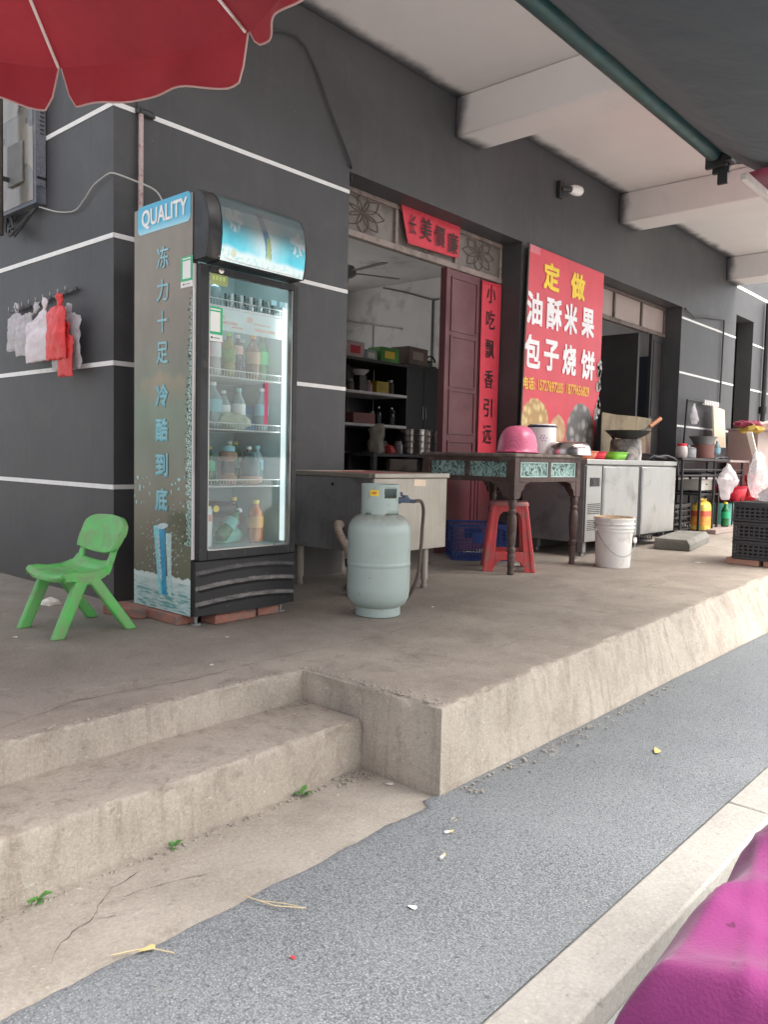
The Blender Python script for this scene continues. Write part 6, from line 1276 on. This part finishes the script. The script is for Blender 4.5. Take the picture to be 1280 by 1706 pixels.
mb=MB(); mb.grid(lambda u,v:(lerp(-1.34,1.6,u),-.02-1.2*v,.02+.22*v-.03*math.sin(math.pi*v)),20,16); mb.build('fabric',cloth('dark_magenta_cloth',(.22,.018,.05),.15),T,solid=.002)
mb=MB(); mb.cyl((-1.0,-.1,.0),(-1.0,-.1,-2.6),.02); mb.cyl((1.4,-.1,.0),(1.4,-.1,-2.6),.02)
# ================================================================ magenta cloth on the near table
T=thing('cloth_table','low table in the foreground right covered by a rumpled magenta cloth','table',(1.15,-.02,-.335))
mb=MB(); mb.box(-.44,.75,-.40,.23,.57,.595); mb.build('tabletop',M['whitep'],T)
for x in(-.38,.7):
    for y in(-.35,.16): mb=MB(); mb.cyl((x,y,0),(x,y,.569),.018); mb.build('leg',M['whitep'],T)
def cl(u,v):
    # u along x, v from back (-y) to front (+y); wraps over the edges and falls
    X0,X1,Y0,Y1=-.505,.80,-.44,.262; r=.05; sx=lerp(X0-.30,X1+.30,u); sy_=lerp(Y0-.30,Y1+.30,v)
    def wrap(s,a,b):
        if s<a: d=a-s; return a-min(d,r)*.55-.02*(1-math.exp(-d*6)),min(d,1)*(d/(d+.02))
        if s>b: d=s-b; return b+min(d,r)*.55+.02*(1-math.exp(-d*6)),min(d,1)*(d/(d+.02))
        return s,0
    x,dx=wrap(sx,X0,X1); y,dy=wrap(sy_,Y0,Y1); d=max(dx,dy) if min(dx,dy)==0 else max(dx,dy)+.25*min(dx,dy)
    t=x*.62+y*1.0
    s=(x+1.15)*.75+(y-.02)*.66; q=(x+1.15)*.66-(y-.02)*.75
    ph=s*math.pi/.155+1.5*N(q*2.2,s*2.2,3)+q*1.6; rg=1-abs(math.sin(ph))**1.1; f=.021*rg-.002
    ph2=q*math.pi/.26+s*5+1.2*N(x*3,y*3,8); f+=.009*(1-abs(math.sin(ph2))**.8)
    f+=.006*N(x*7,y*7,2)+.0035*(1-abs(N(x*11+y*6,y*9,6)))**3
    sm=(q-.30-.5*(s-.62)); f+=.004*math.exp(-(sm/.004)**2)
    f*=1 if d<.02 else math.exp(-(d-.02)*5)
    w=.018*math.sin((x if dy>dx else y)*22+N(x*3,y*3,0)*2)*min(1,d*5)
    z=.640+f-d+.018*max(0,1-d*20)
    return (x-(w if dx>dy and sx<0 else -w if dx>dy else 0),y+(w if dy>=dx and d>0 else 0),max(z,.30+.015*math.sin(sx*9)))
mb=MB(); mb.grid(cl,260,190)
mt_=M['fabmag']; one(mb,'tablecloth',mt_,'rumpled magenta cloth draped over the low table in the foreground','tablecloth',(1.15,-.02,-.335),solid=.002,smooth=70)
# ================================================================ weeds, straw, leaves and litter
def weed(label,x,y,z,k,s):
    t=thing('weed',label,'weed',(x,y,z)); mb=MB(); random.seed(k)
    for i in range(9):
        a=random.uniform(0,6.28); L_=s*random.uniform(.6,1.2); w=L_*.32; h=random.uniform(.25,.9)*L_; d=Vector((math.cos(a),math.sin(a),0)); q=Vector((-d.y,d.x,0)); b=d*L_*.15+Vector((0,0,h*.3)); m_=d*L_*.6+Vector((0,0,h*.75)); e=d*L_+Vector((0,0,h*.7))
        V=[mb.bm.verts.new(p) for p in(b,b+(m_-b)*.5+q*w*.75,m_+q*w*.7,e,m_-q*w*.7,b+(m_-b)*.5-q*w*.75,m_+Vector((0,0,-.15*w)))]
        for f in((0,1,6),(1,2,6),(2,3,6),(3,4,6),(4,5,6),(5,0,6)): mb.bm.faces.new([V[j] for j in f])
    mb.build('leaves',M['plant'],t); mb=MB(); mb.tube([(0,0,-.003),(0,0,s*.3)],.0015,5); mb.build('stem',M['plant'],t)
weed('small bright green weed at the foot of the lower step, nearest the left edge',.795,1.742,-.281,4,.036)
weed('tiny green weed at the foot of the step between the other two',1.165,1.740,-.281,5,.024)
weed('small green weed nearest the corner of the concrete block',1.62,1.742,-.281,6,.034)
def stick(label,P,r=.0016,cat='straw',name='straw'):
    mb=MB(); mb.tube(spl(P,5),r,5); one(mb,name,M['straw'],label,cat)
stick('long dry forked straw lying on the asphalt below the steps',[(1.132,1.402,-.266),(1.148,1.326,-.264),(1.17,1.29,-.263),(1.193,1.265,-.265)])
stick('short dry straw branching beside the long forked one',[(1.14,1.36,-.264),(1.165,1.315,-.262),(1.185,1.285,-.265)],.0012)
stick('thin dry stalk lying across the concrete and asphalt joint at the lower left',[(.809,1.431,-.270),(.868,1.392,-.266),(.897,1.339,-.265)])
def flake(name,label,cat,x,y,z,s,mt,k=0,asp=2.2):
    random.seed(k); a=random.uniform(0,3.14); mb=MB(); n=8
    P=[]
    for i in range(n): t=2*math.pi*i/n; px,py=s*math.cos(t),s/asp*math.sin(t)*random.uniform(.7,1.2); P.append((px*math.cos(a)-py*math.sin(a),px*math.sin(a)+py*math.cos(a),s*.12*math.sin(t*2)+s*.15))
    mb.prism(P,(0,0,.0008)); one(mb,name,mt,label,cat,(x,y,z))
A=-.272
flake('dry_leaf','yellow dry leaf on the asphalt near the pale kerb','leaf',2.74,1.10,A,.028,M['leafy'],1)
flake('dry_leaf','small curled dry leaf caught on the stalk at the lower left','leaf',.868,1.392,A+.003,.018,M['leafy'],2)
def butt(label,x,y,z,a,l=.026,f=M['yprint']):
    t=thing('cigarette_butt',label,'cigarette butt',(x,y,z),a); mb=MB(); mb.tube([(-l/2,0,.004),(.0,0,.004)],.0038,8); mb.build('paper',M['white'],t); mb=MB(); mb.tube([(.0001,0,.004),(l/2,0,.004)],.0039,8); mb.build('filter',M['straw'],t)
butt('cigarette butt on the asphalt just below the corner of the concrete block',1.72,1.26,A,-.5)
butt('tan cigarette butt on the asphalt farther from the block corner',1.60,1.19,A,.2)
butt('white cigarette butt lying on the platform beyond the white bucket',6.17,2.21,.001,-.7,.09)
for i,(x,y,z,s,mt,l) in enumerate(((1.37,1.10,A,.012,M['white'],'white paper scrap on the asphalt in the middle of the picture'),(1.06,1.16,A,.007,M['red'],'tiny red scrap on the asphalt at the bottom'),(.80,1.13,A,.012,M['white'],'white scrap on the asphalt at the bottom left'),(3.166,2.458,.001,.012,M['white'],'white crumb on the platform before the steel sink'),(1.69,2.30,.001,.010,M['white'],'white crumb on the dark floor before the fridge'),(1.38,3.18,.001,.012,M['paper'],'pale scrap on the floor in front of the green chair'),(1.24,3.00,.001,.012,M['paper'],'pale scrap farthest left on the floor by the green chair'),(2.0,2.62,.001,.010,M['paper'],'pale crumb on the floor right in front of the fridge'),(1.80,1.30,-.276,.016,M['apron'],'chip of concrete at the foot of the block corner'),(1.86,1.60,-.277,.014,M['paper'],'pale stone chip on the apron beside the concrete block'))):
    flake('litter_scrap',l,'scrap',x,y,z,s,mt,i+10,1.5)
mb=MB(); loft(mb,[((0,0,0),(.05,0,0),(0,.03,0)),((0,0,.02),(.04,0,0),(0,.03,0)),((0,0,.035),(.01,0,0),(0,.01,0))],amp=.008,fs=20); one(mb,'paper_scrap',M['paper'],'crumpled white paper on the floor behind the green chair legs','scrap',(1.80,3.75,.001))
random.seed(9); mb=MB()
for i in range(900):
    k=random.random()*1.6
    if k>1:
        t_e=random.random(); s=random.uniform(.001,.004)
        if k<1.35: x=1.905+abs(random.gauss(0,.02)); y=lerp(1.45,2.05,t_e)
        else: x=lerp(.8,1.9,t_e); y=2.06+abs(random.gauss(0,.012))
        mb.box(x-s,x+s,y-s*.8,y+s*.8,.0,s*1.1); continue
    if k<.35: x=random.gauss(1.86,.05); y=random.gauss(1.74,.03); z=-.279
    elif k<.5: x=1.88-abs(random.gauss(0,.05)); y=2.03-abs(random.gauss(0,.012)); z=-.112
    elif k<.75: x=random.uniform(1.95,3.6); y=1.405-abs(random.gauss(0,.03)); z=-.270
    else: x=random.uniform(.6,1.88); y=1.742-abs(random.gauss(0,.012)); z=-.280
    if x>1.885 and y>1.42: continue
    s=random.uniform(.0015,.005); mb.box(x-s,x+s,y-s*.8,y+s*.8,z,z+s*1.2)
tag(mb.build('gravel',M['apron']),kind='stuff')
random.seed(21); mb=MB()
for i in range(260):
    x=random.uniform(.5,4.5)**1.0; y=random.uniform(.80,1.40); s=random.choice((.001,.0014,.0018)); mb.box(x-s,x+s,y-s*.8,y+s*.8,-.271,-.270+s,M=None)
tag(mb.build('gravel',M['gutter']),kind='stuff')
